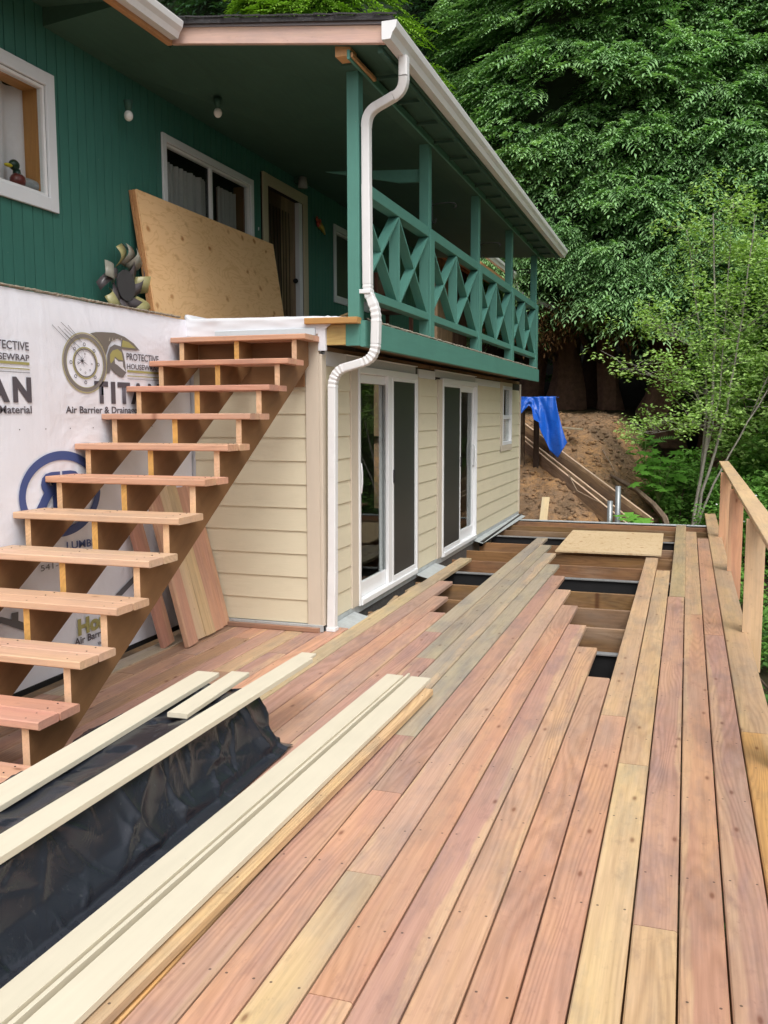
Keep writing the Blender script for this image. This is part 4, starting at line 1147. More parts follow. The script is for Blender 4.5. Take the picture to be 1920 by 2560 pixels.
tag(o, 'orange tan plank lying under the rightmost cream trim board', 'plank')

# ================================================================== THINGS ON THE BALCONY
for i, (off, c, lab) in enumerate(((0.0, (.88, .57, .30, 1), 'front plywood sheet with many knots leaning on the green wall'), (.021, (.50, .27, .12, 1), 'middle plywood sheet of the leaning stack, only its edge showing'), (.042, (.46, .24, .11, 1), 'rearmost plywood sheet of the leaning stack against the green wall'))):
    b_ = Vector((-3.955 - off, 0, 2.362)); h_ = Vector((-4.113 - off * .95, 0, 3.398 - i * .004)); dd = (h_ - b_).normalized()
    nrm = Vector((-dd.z, 0, dd.x)) * -1
    mid = (b_ + h_) / 2
    o = board('plywood_sheet', (mid.x, 6.325 - .012 * i, mid.z), (mid.x, 8.79 - .01 * i, mid.z), (h_ - b_).length, .018, M_PLY, None, up=nrm, color=c, ch=.001)
    tag(o, lab, 'plywood sheet', 'plywood sheets leaning on the balcony')
# metal sun ornament
so = empty('sun_ornament', (XG + .07, 6.06, 2.63), label='metal sunflower wall ornament with gold and dark curled petals', cat='wall ornament')
cx_, cy_, cz_ = XG + .08, 6.07, 2.63
def disc(name, cy, cz, ry, rz, x, th, col, par):
    pts = [(cy + ry * math.cos(a * math.pi / 14), cz + rz * math.sin(a * math.pi / 14)) for a in range(28)]
    return extrude_poly(name, pts, 'x', x - th, x, M_COLGLOSS, par, col)
disc('centre_disc', cy_, cz_, .115, .115, cx_ + .03, .012, (.075, .068, .075, 1), so)
for k in range(14):
    a = math.radians(k * 25.7 + 8); gold = k % 2 == 0 or k % 7 == 3
    vs, fs = [], []
    n = 8
    for i in range(n + 1):
        t = i / n; r = (.15 + .15 * t) if gold else (.09 + .22 * t)
        curl = .05 * math.sin(t * math.pi) + (.05 * t if gold else 0)
        wv = .062 if gold else .055 * (1 - .45 * t)
        aa = a + (0 if gold else .9 * t)
        for s_ in (-1, 1):
            yy = cy_ + r * math.cos(aa) - s_ * wv * math.sin(aa); zz = cz_ + r * math.sin(aa) + s_ * wv * math.cos(aa)
            vs.append((cx_ - .02 + curl + .03 * (1 if s_ > 0 else 0), yy, zz))
    for i in range(n): fs.append((2 * i, 2 * i + 2, 2 * i + 3, 2 * i + 1))
    o = mesh_obj('petal', vs, fs, M_COLGLOSS, so, smooth=True, color=(.36, .33, .15, 1) if k % 4 == 0 else ((.30, .29, .24, 1) if gold else (.10, .085, .09, 1)))
    md = o.modifiers.new('t', 'SOLIDIFY'); md.thickness = .003
# duck decoy behind the window pane
dk = empty('duck_figure', (XG - .09, 4.98, 3.15), label='painted mallard duck figure on the sill of the upper left window', cat='duck figure')
ball('body', (XG - .095, 5.12, 3.175), (.05, .15, .045), M_COLGLOSS, dk, (.30, .30, .31, 1))
ball('breast', (XG - .095, 5.015, 3.18), (.047, .06, .052), M_COLGLOSS, dk, (.16, .03, .025, 1))
tube('neck', [(XG - .095, 5.01, 3.20), (XG - .095, 5.005, 3.25)], [.030, .024], M_COLGLOSS, dk, 12, color=(.012, .035, .022, 1))
tube('collar', [(XG - .095, 5.01, 3.212), (XG - .095, 5.009, 3.220)], [.0315, .0305], M_COLGLOSS, dk, 12, color=(.7, .7, .7, 1))
ball('head', (XG - .095, 4.985, 3.275), (.03, .042, .036), M_COLGLOSS, dk, (.010, .032, .018, 1))
ball('bill', (XG - .095, 4.93, 3.262), (.020, .035, .012), M_COLGLOSS, dk, (.62, .52, .02, 1))
tube('tail', [(XG - .095, 5.22, 3.185), (XG - .09, 5.30, 3.165), (XG - .085, 5.33, 3.18)], [.02, .012, .004], M_BLACK, dk, 8)
dk.location.y += .15; dk.location.z += .02
# small red and yellow ornament on the wall beyond the door
fs_ = empty('parrot_ornament', (XG + .02, 10.15, 3.82), label='small red and yellow painted bird ornament on the green wall beyond the door', cat='wall ornament')
ball('body', (XG + .025, 10.10, 3.86), (.02, .045, .045), M_COLGLOSS, fs_, (.48, .045, .02, 1))
ball('wing', (XG + .03, 10.05, 3.90), (.012, .03, .03), M_COLGLOSS, fs_, (.46, .06, .03, 1)); ball('wing', (XG + .03, 10.14, 3.89), (.012, .03, .025), M_COLGLOSS, fs_, (.46, .06, .03, 1))
tube('tail', [(XG + .025, 10.13, 3.85), (XG + .025, 10.22, 3.82), (XG + .025, 10.30, 3.77)], [.035, .028, .010], M_COLGLOSS, fs_, 8, color=(.42, .30, .03, 1))
# plant hooks
for i, (y, lab) in enumerate(((8.28, 'scrolled iron plant hook on the second balcony post from the left'), (10.36, 'scrolled iron plant hook on the middle balcony post'), (12.42, 'scrolled iron plant hook on the fourth balcony post, near the far end'))):
    X = PX1 + .004
    h = empty('plant_hook', (X, y + .05, 3.5), label=lab, cat='plant hook', group='iron plant hooks on the balcony posts')
    yy = y + .05
    tube('arm', [(X, yy, 3.56), (X + .06, yy, 3.575), (X + .16, yy, 3.575), (X + .215, yy, 3.565), (X + .232, yy, 3.54), (X + .215, yy, 3.525), (X + .198, yy, 3.535)], .0045, M_DARKMETAL, h, 6)
    tube('stem', [(X, yy, 3.60), (X, yy, 3.42), (X + .015, yy, 3.40), (X + .035, yy, 3.41), (X + .04, yy, 3.435), (X + .025, yy, 3.445)], .0045, M_DARKMETAL, h, 6)

# things seen through the balcony railing
for (x, y, lab) in ((-3.1, 9.9, 'brown wooden chair standing on the balcony behind the cross railing'),):
    c_ = empty('chair', (x, y, 2.345), label=lab, cat='chair')
    for sx in (-.2, .2):
        for sy in (-.2, .2):
            box('leg', x + sx - .02, x + sx + .02, y + sy - .02, y + sy + .02, 2.345, 2.78 if sx > 0 else 3.2, M_WOOD, c_, color=(.11, .045, .028, 1))
    box('seat', x - .23, x + .23, y - .23, y + .23, 2.781, 2.81, M_WOOD, c_, color=(.11, .045, .028, 1))
    box('backrest', x - .235, x - .222, y - .17, y + .17, 2.95, 3.15, M_WOOD, c_, color=(.11, .045, .028, 1))

# ================================================================== NEIGHBOURING ROOF beyond
nb = empty('neighbour_cabin', (-4.6, 19, 2), label='cabin beyond the balcony with an orange timber soffit and white gutter', cat='building')
extrude_poly('soffit', [(-3.72, 4.35), (-6.5, 5.33), (-6.5, 5.48), (-3.72, 4.45)], 'y', 16.9, 20.3, M_WOOD, nb, (.42, .16, .055, 1))
for k in range(9):
    xx = -3.9 - k * .28; zz = 4.35 + (-3.72 - xx) * .3525
    box('soffit_batten', xx - .03, xx + .03, 16.9, 20.2, zz - .05, zz - .012, M_WOOD, nb, color=(.24, .075, .03, 1))
gutter(-3.60, 4.67, 16.95, 20.35, nb)
box('wall', -6.4, -4.7, 17.5, 20.0, 1.2, 4.8, M_WOOD, nb, color=(.045, .022, .014, 1))
tube('downspout', [(-3.66, 20.28, 4.50), (-3.66, 20.28, 4.32), (-3.5, 20.5, 4.22), (-2.95, 21.0, 4.02), (-2.85, 21.1, 3.97)], 1.7, M_GUTTER, nb, section=RS, smooth=False)

# far shed on the right
sh = empty('shed', (2.6, 27, 0), label='pale grey shed with a low roof half hidden behind the shrubs at right', cat='shed')
box('wall', 1.85, 6.0, 27.0, 30, -1.5, 1.42, basic('shed_wall', (.30, .30, .26, 1), .8, .3, 3, .1), sh)
box('roof', 1.3, 6.3, 26.6, 30.5, 1.43, 1.50, basic('rusty_roof_edge', (.30, .22, .17, 1), .7, .5, 6, .2), sh)
for k in range(8): box('wall_batten', 1.9 + k * .5, 1.96 + k * .5, 26.97, 26.999, -1.5, 1.41, M_WTRIM, sh)
box('door', 1.55, 1.849, 27.0, 27.05, -.6, .95, basic('pale_blue_door', (.30, .38, .43, 1), .5, .2, 3, 0), sh)

# ================================================================== DIG SITE: tarp, form boards, pipes, root
def form_board(p0, p1, h, lab):
    """board standing on edge: p0,p1 = ends of its top edge; brown face with a pale sawn top edge"""
    p0, p1 = Vector(p0), Vector(p1); d = (p1 - p0).normalized()
    upn = Vector((0, 0, 1)); upn = (upn - d * upn.dot(d)).normalized()
    e_ = empty('form_board', p0, label=lab, cat='form board', group='long boards lying up the dirt slope')
    nrm = d.cross(upn); nrm = nrm if nrm.y < 0 else -nrm
    c0 = p0 - upn * (h / 2); c1 = p1 - upn * (h / 2)
    board('face', c0, c1, h, .035, M_JOIST, e_, up=nrm, color=(.25, .155, .10, 1), ch=.002)
    board('top_edge', p0 + upn * .012 + nrm * -.0175, p1 + upn * .012 + nrm * -.0175, .037, .0115, M_WOOD, e_, up=upn, color=(.58, .42, .30, 1), ch=.001)
form_board((-3.25, 18.35, 1.54), (-.50, 15.45, -.08), .27, 'uppermost brown form board running down the slope from under the blue tarp')
form_board((-3.26, 18.22, 1.31), (-.64, 15.38, -.24), .26, 'middle brown form board lying down the dirt slope')
form_board((-3.27, 18.15, 1.25), (-.72, 15.32, -.29), .27, 'lowest brown form board on the dirt slope beside the house corner')
# blue tarp
def bt(u, v):
    # u along X left->right, v from back top to bottom hem
    x = -3.05 + u * .74
    if v < .25:
        y = 17.5 - v / .25 * .55; z = 1.955 + .015 * noise.noise(Vector((x * 5, y * 5, 0)))
    else:
        t = (v - .25) / .75
        hem = np.interp(u, [0, .2, .35, .45, .55, .7, .85, 1.0], [1.62, 1.66, 1.80, 1.74, 1.35, .98, .84, 1.12])
        z = 1.955 + (hem - 1.955) * t
        y = 16.95 - .10 * t + .055 * math.sin(u * 17 + t * 2) * t + .03 * noise.noise(Vector((u * 9, t * 3, 2)))
        x += .15 * t * max(0, u - .55) / .45 + (.09 * t * t if u > .5 else 0)
    return (x, y, z)
o = cloth_strip('blue_tarp', bt, 70, 60, M_BLUETARP, None, .003)
tag(o, 'blue plastic tarp draped over a stand at the top of the dirt slope', 'tarp')
st = empty('tarp_stand', (-2.8, 17.2, 1), label='rough dark timber stand under the blue tarp', cat='stand')
for (x, y) in ((-3.0, 17.45), (-2.42, 17.45), (-2.72, 17.42)):
    box('leg', x - .05, x + .05, y - .04, y + .04, gz(x, y) - .1, 1.93, M_JOIST, st, color=(.05, .028, .018, 1))
box('top', -3.06, -2.36, 17.0, 17.5, 1.931, 1.95, M_JOIST, st, color=(.12, .06, .035, 1))
for (x, y, h, lab) in ((-1.16, 15.25, .23, 'shorter galvanised pipe standing behind the far deck edge'), (-1.05, 15.45, .46, 'taller galvanised pipe standing behind the far deck edge')):
    o = tube('steel_pipe', [(x, y, gz(x, y) - .2), (x, y, h)], .045, basic('pipe_zinc', (.25, .27, .28, 1), .4, .4, 9, .1, metal=.5), None, 16, cap=True); tag(o, lab, 'steel pipe', 'galvanised pipes behind the deck')
o = board('offcut_board', (-2.22, 15.0, -.20), (-2.28, 15.75, .22), .13, .03, M_WOOD, None, color=(.55, .43, .27, 1)); tag(o, 'short pale board leaning on the dirt behind the far deck edge', 'offcut board')
o = board('offcut_plank', (-2.62, 18.3, 1.40), (-1.95, 18.0, 1.36), .16, .03, M_WOOD, None, color=(.42, .35, .25, 1)); tag(o, 'weathered short plank on top of the dirt mound beside the blue tarp', 'offcut plank')
o = tube('tree_root', [(-1.35, 17.6, .50), (-1.1, 17.2, .40), (-.80, 16.8, .28), (-.50, 16.4, .08), (-.30, 16.1, -.12), (-.2, 15.9, -.4)], [.015, .03, .035, .04, .045, .03], M_BARK, None, 14, wob=1.2, color=(.22, .16, .11, 1)); tag(o, 'bare root curving down the right side of the dirt mound', 'root')
for k, (pts, lab) in enumerate((
    ([(-1.55, 18.1, .95), (-1.35, 17.6, .72), (-1.2, 17.2, .52)], 'thin pale root hanging over the dirt mound'),
    ([(-2.0, 16.6, .55), (-1.8, 16.2, .30), (-1.35, 15.9, .12)], 'thin root lying on the lower dirt near the pipes'))):
    o = tube('thin_root', pts, [.012, .010, .006], M_BARK, None, 6, color=(.30, .22, .15, 1)); tag(o, lab, 'root')
# straw, chips and clods (uncountable litter)
def litter(name, n, xr, yr, size, thick, mat, lab=None):
    P = np.stack([rng.uniform(*xr, n), rng.uniform(*yr, n)], 1)
    keep = ~((P[:, 0] > -2.55) & (P[:, 0] < .5) & (P[:, 1] < 14.5))
    P = P[keep]; n = len(P)
    Z = ground(P[:, 0], P[:, 1])
    Z += np.array([.11 * noise.noise(Vector((x, y, 0)) * 1.3) + .075 * noise.noise(Vector((x, y, 0)) * 3.7) + .028 * abs(noise.noise(Vector((x, y, 0)) * 9)) + .03 * noise.noise(Vector((x, y, 0)) * 22) for x, y in P]) + .006
    a = rng.uniform(0, np.pi, n); L = rng.uniform(.3, 1, n) * size; tl = rng.uniform(-.5, .7, n)
    d = np.stack([np.cos(a), np.sin(a), tl], 1) * L[:, None]; w = np.stack([-np.sin(a), np.cos(a), np.zeros(n)], 1) * thick
    c = np.column_stack([P, Z]); up = np.array([0, 0, thick])
    V = np.concatenate([c - w, c + w, c + up, c + d - w * .6, c + d + w * .6, c + d + up], 0).reshape(6, n, 3).transpose(1, 0, 2).reshape(-1, 3)
    i0 = np.arange(n)[:, None] * 6
    F = np.concatenate([i0 + np.array([[0, 3, 5, 2]]), i0 + np.array([[1, 2, 5, 4]]), i0 + np.array([[0, 1, 4, 3]])], 0)
    tone = np.repeat(rng.uniform(0, 1, n), 6)
    o = np_mesh(name, V, F, mat, tone=tone); tag(o, kind='stuff')
    return o
M_STRAW = make_leaf('straw_litter', (.10, .06, .032, 1), (.34, .24, .15, 1), trans=.0)
litter('root_litter', 9000, (-4.5, .2), (15, 20.5), .14, .005, M_STRAW)
def clods(name, n, xr, yr, mat, size=.05):
    ico = bmesh.new(); bmesh.ops.create_icosphere(ico, subdivisions=1, radius=1)
    bv = np.array([v.co[:] for v in ico.verts]); bf = np.array([[v.index for v in f.verts] for f in ico.faces]); ico.free()
    P = np.stack([rng.uniform(*xr, n), rng.uniform(*yr, n)], 1)
    P = P[~((P[:, 0] > -2.55) & (P[:, 0] < .5) & (P[:, 1] < 14.6))]; n = len(P)
    Z = ground(P[:, 0], P[:, 1]) + np.array([.11 * noise.noise(Vector((x, y, 0)) * 1.3) + .075 * noise.noise(Vector((x, y, 0)) * 3.7) for x, y in P]) + .02
    S = size * rng.uniform(.2, 1, n) ** 2
    J = rng.uniform(.6, 1.3, (n, len(bv), 1))
    V = (bv[None] * J * S[:, None, None] * np.array([1.2, 1, .8]) + np.column_stack([P, Z])[:, None, :]).reshape(-1, 3)
    F = (bf[None] + np.arange(n)[:, None, None] * len(bv)).reshape(-1, 3)
    o = np_mesh(name, V, F, mat); tag(o, kind='stuff')
clods('dirt_clods', 1700, (-4.5, -.2), (14.8, 20.5), M_DIRT, .06)

# ================================================================== VEGETATION
def fronds(P, D, L, tone, nleaf=5, droop=.42, lw=.042, spread=.50):
    """P (n,3) base points, D (n,3) outward unit dirs, L (n,) lengths -> drooping flat sprays of paired leaflets"""
    n = len(P); up = np.array([0, 0, 1.0])
    D = D / np.linalg.norm(D, axis=1, keepdims=True)
    S = np.cross(D, up); S /= (np.linalg.norm(S, axis=1, keepdims=True) + 1e-6)
    roll = rng.uniform(-.5, .5, n)[:, None]
    S = S * np.cos(roll) + np.cross(D, S) * np.sin(roll)
    Vs, Fs, Ts = [], [], []; base = 0
    for k in range(nleaf + 1):
        t = (k + .5) / (nleaf + .5)
        c = P + D * (L * t)[:, None] + np.array([0, 0, -1])[None] * (L * droop * t * t)[:, None]
        for s in ((-1, 1) if k < nleaf else (0,)):
            ll = L * spread * (1.05 - .45 * t) * rng.uniform(.7, 1.2, n)
            fwdk = .62 + .5 * t
            dirv = D * fwdk + s * S * rng.uniform(.55, .95, n)[:, None] + np.array([0, 0, .02 - .30 * t])
            dirv /= np.linalg.norm(dirv, axis=1, keepdims=True)
            wax = np.cross(dirv, up); wax /= (np.linalg.norm(wax, axis=1, keepdims=True) + 1e-6)
            wv = wax * (L * lw)[:, None]
            m1 = c + dirv * (ll * .55)[:, None] + np.array([0, 0, .03]) * ll[:, None]
            tip = c + dirv * (ll * .92)[:, None] + np.array([0, 0, -.20]) * ll[:, None]
            Vs += [c - wv * .55, c + wv * .55, m1 + wv, m1 - wv, tip]
            Fs += [(base, base + 1, base + 2), (base, base + 2, base + 3), (base + 3, base + 2, base + 4)]; base += 5
            Ts += [tone * .5 - .10, tone * .5 - .10, tone * .9, tone * .9, tone + .30]  # pale young tips, also painted brighter as if catching light
    V = np.stack(Vs, 1).reshape(-1, 3); T = np.stack(Ts, 1).reshape(-1)
    F = (np.array(Fs)[None] + np.arange(n)[:, None, None] * base).reshape(-1, 3)
    return V, F, T

def conifer(name, cx, cy, r0, ztop, zbot, lumps, per, mat, label, seed, lo=.34, hi=.66, group=None, half=True, nleaf=5, trunk_col=(.10, .055, .038, 1), trunk_r=.4, conic=1.2, skirt=0.0, core=True):
    g_ = gz(cx, cy)
    t = empty(name, (cx, cy, g_), label=label, cat='tree', group=group)
    R = np.random.default_rng(seed)
    H = ztop - zbot
    # lumps on an uneven envelope
    th = R.uniform(-math.pi, 0, lumps) if half else R.uniform(-math.pi, math.pi, lumps)
    if half: th = -math.pi / 2 + (th + math.pi / 2) * .98
    u = R.uniform(0, 1, lumps)
    zc = zbot + u * H * .96
    rad = r0 * (1 - (zc - zbot) / H * (1 / conic)).clip(.08) * R.uniform(.78, 1.10, lumps)
    rad *= np.array([1 + .18 * noise.noise(Vector((math.cos(a) * 1.7, math.sin(a) * 1.7, z * .35 + seed))) for a, z in zip(th, zc)])
    if skirt: rad *= 1 - skirt * np.exp(-((zc - zbot) / .8))
    C = np.stack([cx + rad * np.cos(th), cy + rad * np.sin(th), zc], 1)
    N = np.stack([np.cos(th), np.sin(th), np.zeros(lumps)], 1)
    Pn, Dn, Ln, Tn = [], [], [], []
    lt = R.uniform(.08, .66, lumps)
    for i in range(lumps):
        m = per
        k = R.uniform(0, 1, m); a = R.uniform(-1.2, 1.2, m); lr = R.uniform(.5, 1.0)
        # a drooping bough: sprays along an arc that leaves the trunk, fanned sideways
        side = np.array([-N[i][1], N[i][0], 0])
        out = N[i][None] * (k * lr * 1.1)[:, None] + side[None] * (a * .45 * lr * (.4 + k))[:, None]
        dz = .22 * k - .62 * k * k * lr + R.uniform(-.12, .12, m) - .12 * np.abs(a)
        P = C[i][None] + out + np.stack([np.zeros(m), np.zeros(m), dz], 1)
        D = N[i][None] * 1.0 + side[None] * (a * .75)[:, None] + np.stack([np.zeros(m), np.zeros(m), R.uniform(-.45, .30, m)], 1)
        Pn.append(P); Dn.append(D); Ln.append(R.uniform(lo, hi, m)); Tn.append(np.clip(lt[i] + .30 * k + R.uniform(-.12, .12, m), 0, 1))  # tone falls toward the inner bough, painting its shaded underside
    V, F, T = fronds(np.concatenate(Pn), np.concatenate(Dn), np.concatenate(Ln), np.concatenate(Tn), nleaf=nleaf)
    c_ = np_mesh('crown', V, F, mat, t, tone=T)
    if core:   # closed dark hull; its colour stands in for shade inside the crown
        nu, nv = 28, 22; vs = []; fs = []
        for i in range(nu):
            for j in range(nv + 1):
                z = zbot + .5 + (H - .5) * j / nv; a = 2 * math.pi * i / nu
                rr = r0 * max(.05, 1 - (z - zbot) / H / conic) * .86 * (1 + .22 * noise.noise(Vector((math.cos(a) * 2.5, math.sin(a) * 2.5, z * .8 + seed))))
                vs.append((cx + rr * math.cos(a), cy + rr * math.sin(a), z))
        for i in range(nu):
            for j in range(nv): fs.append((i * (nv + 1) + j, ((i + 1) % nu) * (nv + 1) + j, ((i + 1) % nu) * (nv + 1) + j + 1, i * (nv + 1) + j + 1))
        mesh_obj('crown_shade_hull', vs, fs, M_INNER, t, smooth=True)
    pts = [(cx + .12 * math.sin(q * 1.3 + seed), cy + .1 * math.cos(q + seed), g_ - .3 + q * (ztop * .8 - g_) / 8) for q in range(9)]
    rr = [trunk_r * (1.7 if q == 0 else 1.15 if q == 1 else 1) * (1 - q / 10) for q in range(9)]
    tube('trunk', pts, rr, M_BARK, t, 18, wob=.35, color=trunk_col)
    return t
M_INNER = basic('crown_shade_hull', (.042, .068, .036, 1), .95, .7, 4, .5)

conifer('cedar_tree', -2.3, 25.0, 3.9, 14.5, 3.6, 620, 26, M_CEDAR, 'big dark green cedar directly behind the end of the white roof gutter', 11, conic=3.2)
conifer('cedar_tree', 1.3, 25.5, 3.7, 14.5, 3.9, 620, 26, M_CEDAR, 'big green cedar in the middle of the tree wall, right of the gutter end', 12, conic=3.2)
conifer('cedar_tree', 5.2, 27.0, 4.2, 15, 2.5, 520, 24, M_CEDAR, 'big cedar at the right picture edge behind the thin grey sapling', 13, conic=3.2)
conifer('cedar_tree', -.6, 23.2, 2.3, 11.5, 3.7, 300, 22, M_CEDAR, 'lower cedar in front of the tree wall with drooping fronds over the dark hollow', 14, trunk_r=.3)
D3 = dict(nleaf=3, hi=1.0)
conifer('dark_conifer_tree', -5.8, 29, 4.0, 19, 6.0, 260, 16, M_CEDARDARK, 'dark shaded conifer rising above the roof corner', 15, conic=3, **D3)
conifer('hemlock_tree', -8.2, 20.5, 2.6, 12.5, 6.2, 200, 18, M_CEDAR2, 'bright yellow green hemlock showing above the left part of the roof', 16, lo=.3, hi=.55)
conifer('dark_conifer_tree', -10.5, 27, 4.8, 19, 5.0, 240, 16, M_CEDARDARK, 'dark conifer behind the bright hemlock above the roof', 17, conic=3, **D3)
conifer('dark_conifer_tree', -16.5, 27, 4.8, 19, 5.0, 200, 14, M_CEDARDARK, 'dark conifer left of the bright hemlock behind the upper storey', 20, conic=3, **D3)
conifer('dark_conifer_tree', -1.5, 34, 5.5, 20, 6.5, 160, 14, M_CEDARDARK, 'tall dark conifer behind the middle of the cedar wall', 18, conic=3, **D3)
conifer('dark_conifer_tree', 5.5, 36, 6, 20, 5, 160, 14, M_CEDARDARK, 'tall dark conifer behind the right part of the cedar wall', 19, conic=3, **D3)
# the trees across the yard that the door panes reflect
for i_, (x_, y_, lab_) in enumerate(((10.5, 21, 'conifer right of the picture, reflected in the sliding door panes'), (13.5, 13, 'second conifer right of the picture, opposite the sliding doors'))):
    conifer('yard_conifer_tree', x_, y_, 3.4, 14, .6, 220, 14, M_CEDAR, lab_, 25 + i_, lo=.7, hi=1.2, half=False, conic=1.3, nleaf=3)

# leaf clouds
def leafcloud(C, Rad, n, size, seed, tonebase=.4, flat=.5):
    R = np.random.default_rng(seed)
    idx = R.integers(0, len(C), n)
    d = R.normal(size=(n, 3)); d /= np.linalg.norm(d, axis=1, keepdims=True)
    rr = R.uniform(.35, 1, n) ** .6
    P = C[idx] + d * rr[:, None] * Rad[idx][:, None] * np.array([1, 1, .75])
    s = size * R.uniform(.6, 1.25, n)
    a = R.uniform(0, 2 * np.pi, n); tl = R.uniform(-.5, .3, n)
    f = np.stack([np.cos(a), np.sin(a), tl], 1); f /= np.linalg.norm(f, axis=1, keepdims=True)
    nrm = np.stack([R.normal(0, flat, n), R.normal(0, flat, n) - .25, np.ones(n)], 1)
    w = np.cross(f, nrm); w /= np.linalg.norm(w, axis=1, keepdims=True)
    nn = np.cross(w, f)
    A = P; B = P + f * (s * .45)[:, None] + w * (s * .30)[:, None] + nn * (s * .06)[:, None]
    Cc = P + f * s[:, None] - nn * (s * .12)[:, None]; Dd = P + f * (s * .45)[:, None] - w * (s * .30)[:, None] + nn * (s * .06)[:, None]
    V = np.stack([A, B, Cc, Dd], 1).reshape(-1, 3)
    i0 = np.arange(n)[:, None] * 4
    F = np.concatenate([i0 + np.array([[0, 1, 2]]), i0 + np.array([[0, 2, 3]])], 0)
    tone = np.clip(tonebase + .35 * d[:, 2] * 0 + R.uniform(-.3, .3, n) + .25 * (rr - .6), 0, 1)
    return V, F, np.repeat(tone, 4)

def shrub(name, x, y, w, h, n, size, mat, label, seed, base=None, nl=22, stem=True, kindname='shrub', col=(.10, .07, .05, 1), group=None):
    g_ = gz(x, y) if base is None else base
    R = np.random.default_rng(seed)
    t = empty(name, (x, y, g_), label=label, cat=kindname, group=group)
    C = np.stack([x + R.uniform(-w, w, nl), y + R.uniform(-w, w, nl) * .7, g_ + R.uniform(.15, 1, nl) * h], 1)
    C[:, 2] -= (np.abs(C[:, 0] - x) / w) ** 2 * h * .25
    V, F, T = leafcloud(C, R.uniform(.16, .36, nl) * min(w, 1.2), n, size, seed)
    np_mesh('foliage', V, F, mat, t, tone=T)
    if stem:
        for k in range(5):
            c = C[k]
            tube('stem', [(x + .05 * k - .1, y, g_ - .15), ((x + c[0]) / 2, (y + c[1]) / 2, g_ + (c[2] - g_) * .5), tuple(c)], [.02, .014, .006], M_BARK, t, 6, color=col)
    return t

# understory and right side
shrub('dark_shrub', .6, 19.2, 1.3, 2.0, 8000, .11, M_SHRUB, 'dense mid green shrub behind the sapling at the foot of the mound', 31, nl=40)
shrub('dark_shrub', 1.6, 17.6, 1.2, 2.6, 8000, .11, M_SHRUB, 'dense green shrub between the grey sapling and the railing end', 32, nl=40)
shrub('broadleaf_shrub', -.15, 17.9, .8, 1.7, 4500, .10, M_SHRUB, 'leafy shrub just right of the bare root', 33, nl=30)
shrub('dark_shrub', 2.4, 20.5, 1.6, 3.3, 8000, .12, M_SHRUB, 'tall green shrub in front of the pale shed', 34, nl=46)
shrub('tall_shrub', 3.6, 22.5, 1.9, 6.6, 14000, .14, M_SHRUBL, 'tall pale green deciduous shrub right of the cedars', 35, nl=60)
shrub('tall_shrub', 1.5, 19.6, 1.25, 4.6, 11000, .12, M_SHRUBL, 'feathery pale green young tree behind the grey stems', 36, base=.4, nl=60)
shrub('tall_shrub', 2.3, 18.0, 1.1, 4.8, 9000, .11, M_SHRUBL, 'feathery light green shrub at the right edge behind the railing', 39, nl=60)
shrub('bright_tree', 2.75, 17.6, .9, 3.0, 4200, .12, M_BRIGHT, 'bright yellow green branches entering at the right picture edge', 37, base=2.9, nl=26)
shrub('low_shrub', 1.5, 14.5, .8, 1.2, 2200, .075, M_SHRUB, 'low shrub outside the far end of the railing', 38, nl=26)
for i, (x, y, h, lab) in enumerate(((1.3, 11.8, 1.35, 'ivy mound outside the railing between the far posts'), (1.25, 9.4, 1.2, 'ivy mound outside the railing near the second post'), (1.25, 7.2, 1.0, 'ivy mound outside the railing beside the nearest visible post'), (1.3, 5.2, .8, 'ivy mound below the right deck edge in the foreground'), (2.3, 8.3, 1.9, 'taller dark shrub right of the railing near the picture edge'), (2.6, 12.5, 2.1, 'leafy dark shrub beyond the middle of the railing'))):
    shrub('ivy_mound', x, y, .85, h, 3600, .075, M_IVY if i not in (0, 4) else M_SHRUB, lab, 41 + i, nl=34, group=None)
# undergrowth seen through the low canopy
shrub('dark_undergrowth', -4.2, 27, 2.8, 2.2, 2500, .16, M_IVY, 'dark undergrowth between the cedar trunks behind the blue tarp', 51, nl=40)
shrub('dark_undergrowth', .8, 27.5, 2.8, 3.5, 3000, .16, M_IVY, 'dark undergrowth in the hollow under the middle cedars', 52, nl=40)

# extra trunks in the dark hollow
trunks = [((-3.9, 24.0), .22, 'dark leaning cedar trunk nearest the blue tarp'), ((-3.0, 23.6), .30, 'thick reddish cedar trunk behind the dirt mound'), ((-1.9, 23.5), .20, 'forked cedar trunk above the crest of the dirt mound'), ((-.75, 23.0), .32, 'massive curving cedar trunk with hanging roots right of the mound'), ((.6, 24.5), .35, 'shaded cedar trunk behind the leafy hollow')]
for i, ((x, y), r, lab) in enumerate(trunks):
    g_ = gz(x, y); lean_ = [.5, .15, -.35, 1.0, .2][i]
    t = empty('dead_cedar_tree', (x, y, g_), label=lab, cat='tree', group='trunks under the cedar canopy')
    tube('trunk', [(x, y, g_ - .3), (x + .02, y, g_ + .5), (x + lean_ * .25, y, g_ + 1.4), (x + lean_ * .6, y + .1, g_ + 2.6), (x + lean_ * .9, y + .2, g_ + 4.5)], [r * 1.7, r * 1.2, r, r * .85, r * .7], M_BARK, t, 20, wob=.9, color=(.20, .11, .075, 1))
    for q in range(3):
        s_ = [-1, 1, .4][q]
        tube('limb', [(x + lean_ * .25, y, g_ + 1.1 + .5 * q), (x + .5 * s_, y - .4, g_ + 1.5 + .5 * q), (x + .9 * s_, y - .8, g_ + 2.4 + .5 * q), (x + 1.1 * s_, y - 1.0, g_ + 3.4 + .4 * q)], [.10, .08, .06, .04], M_BARK, t, 8, wob=.3, color=(.10, .065, .045, 1))
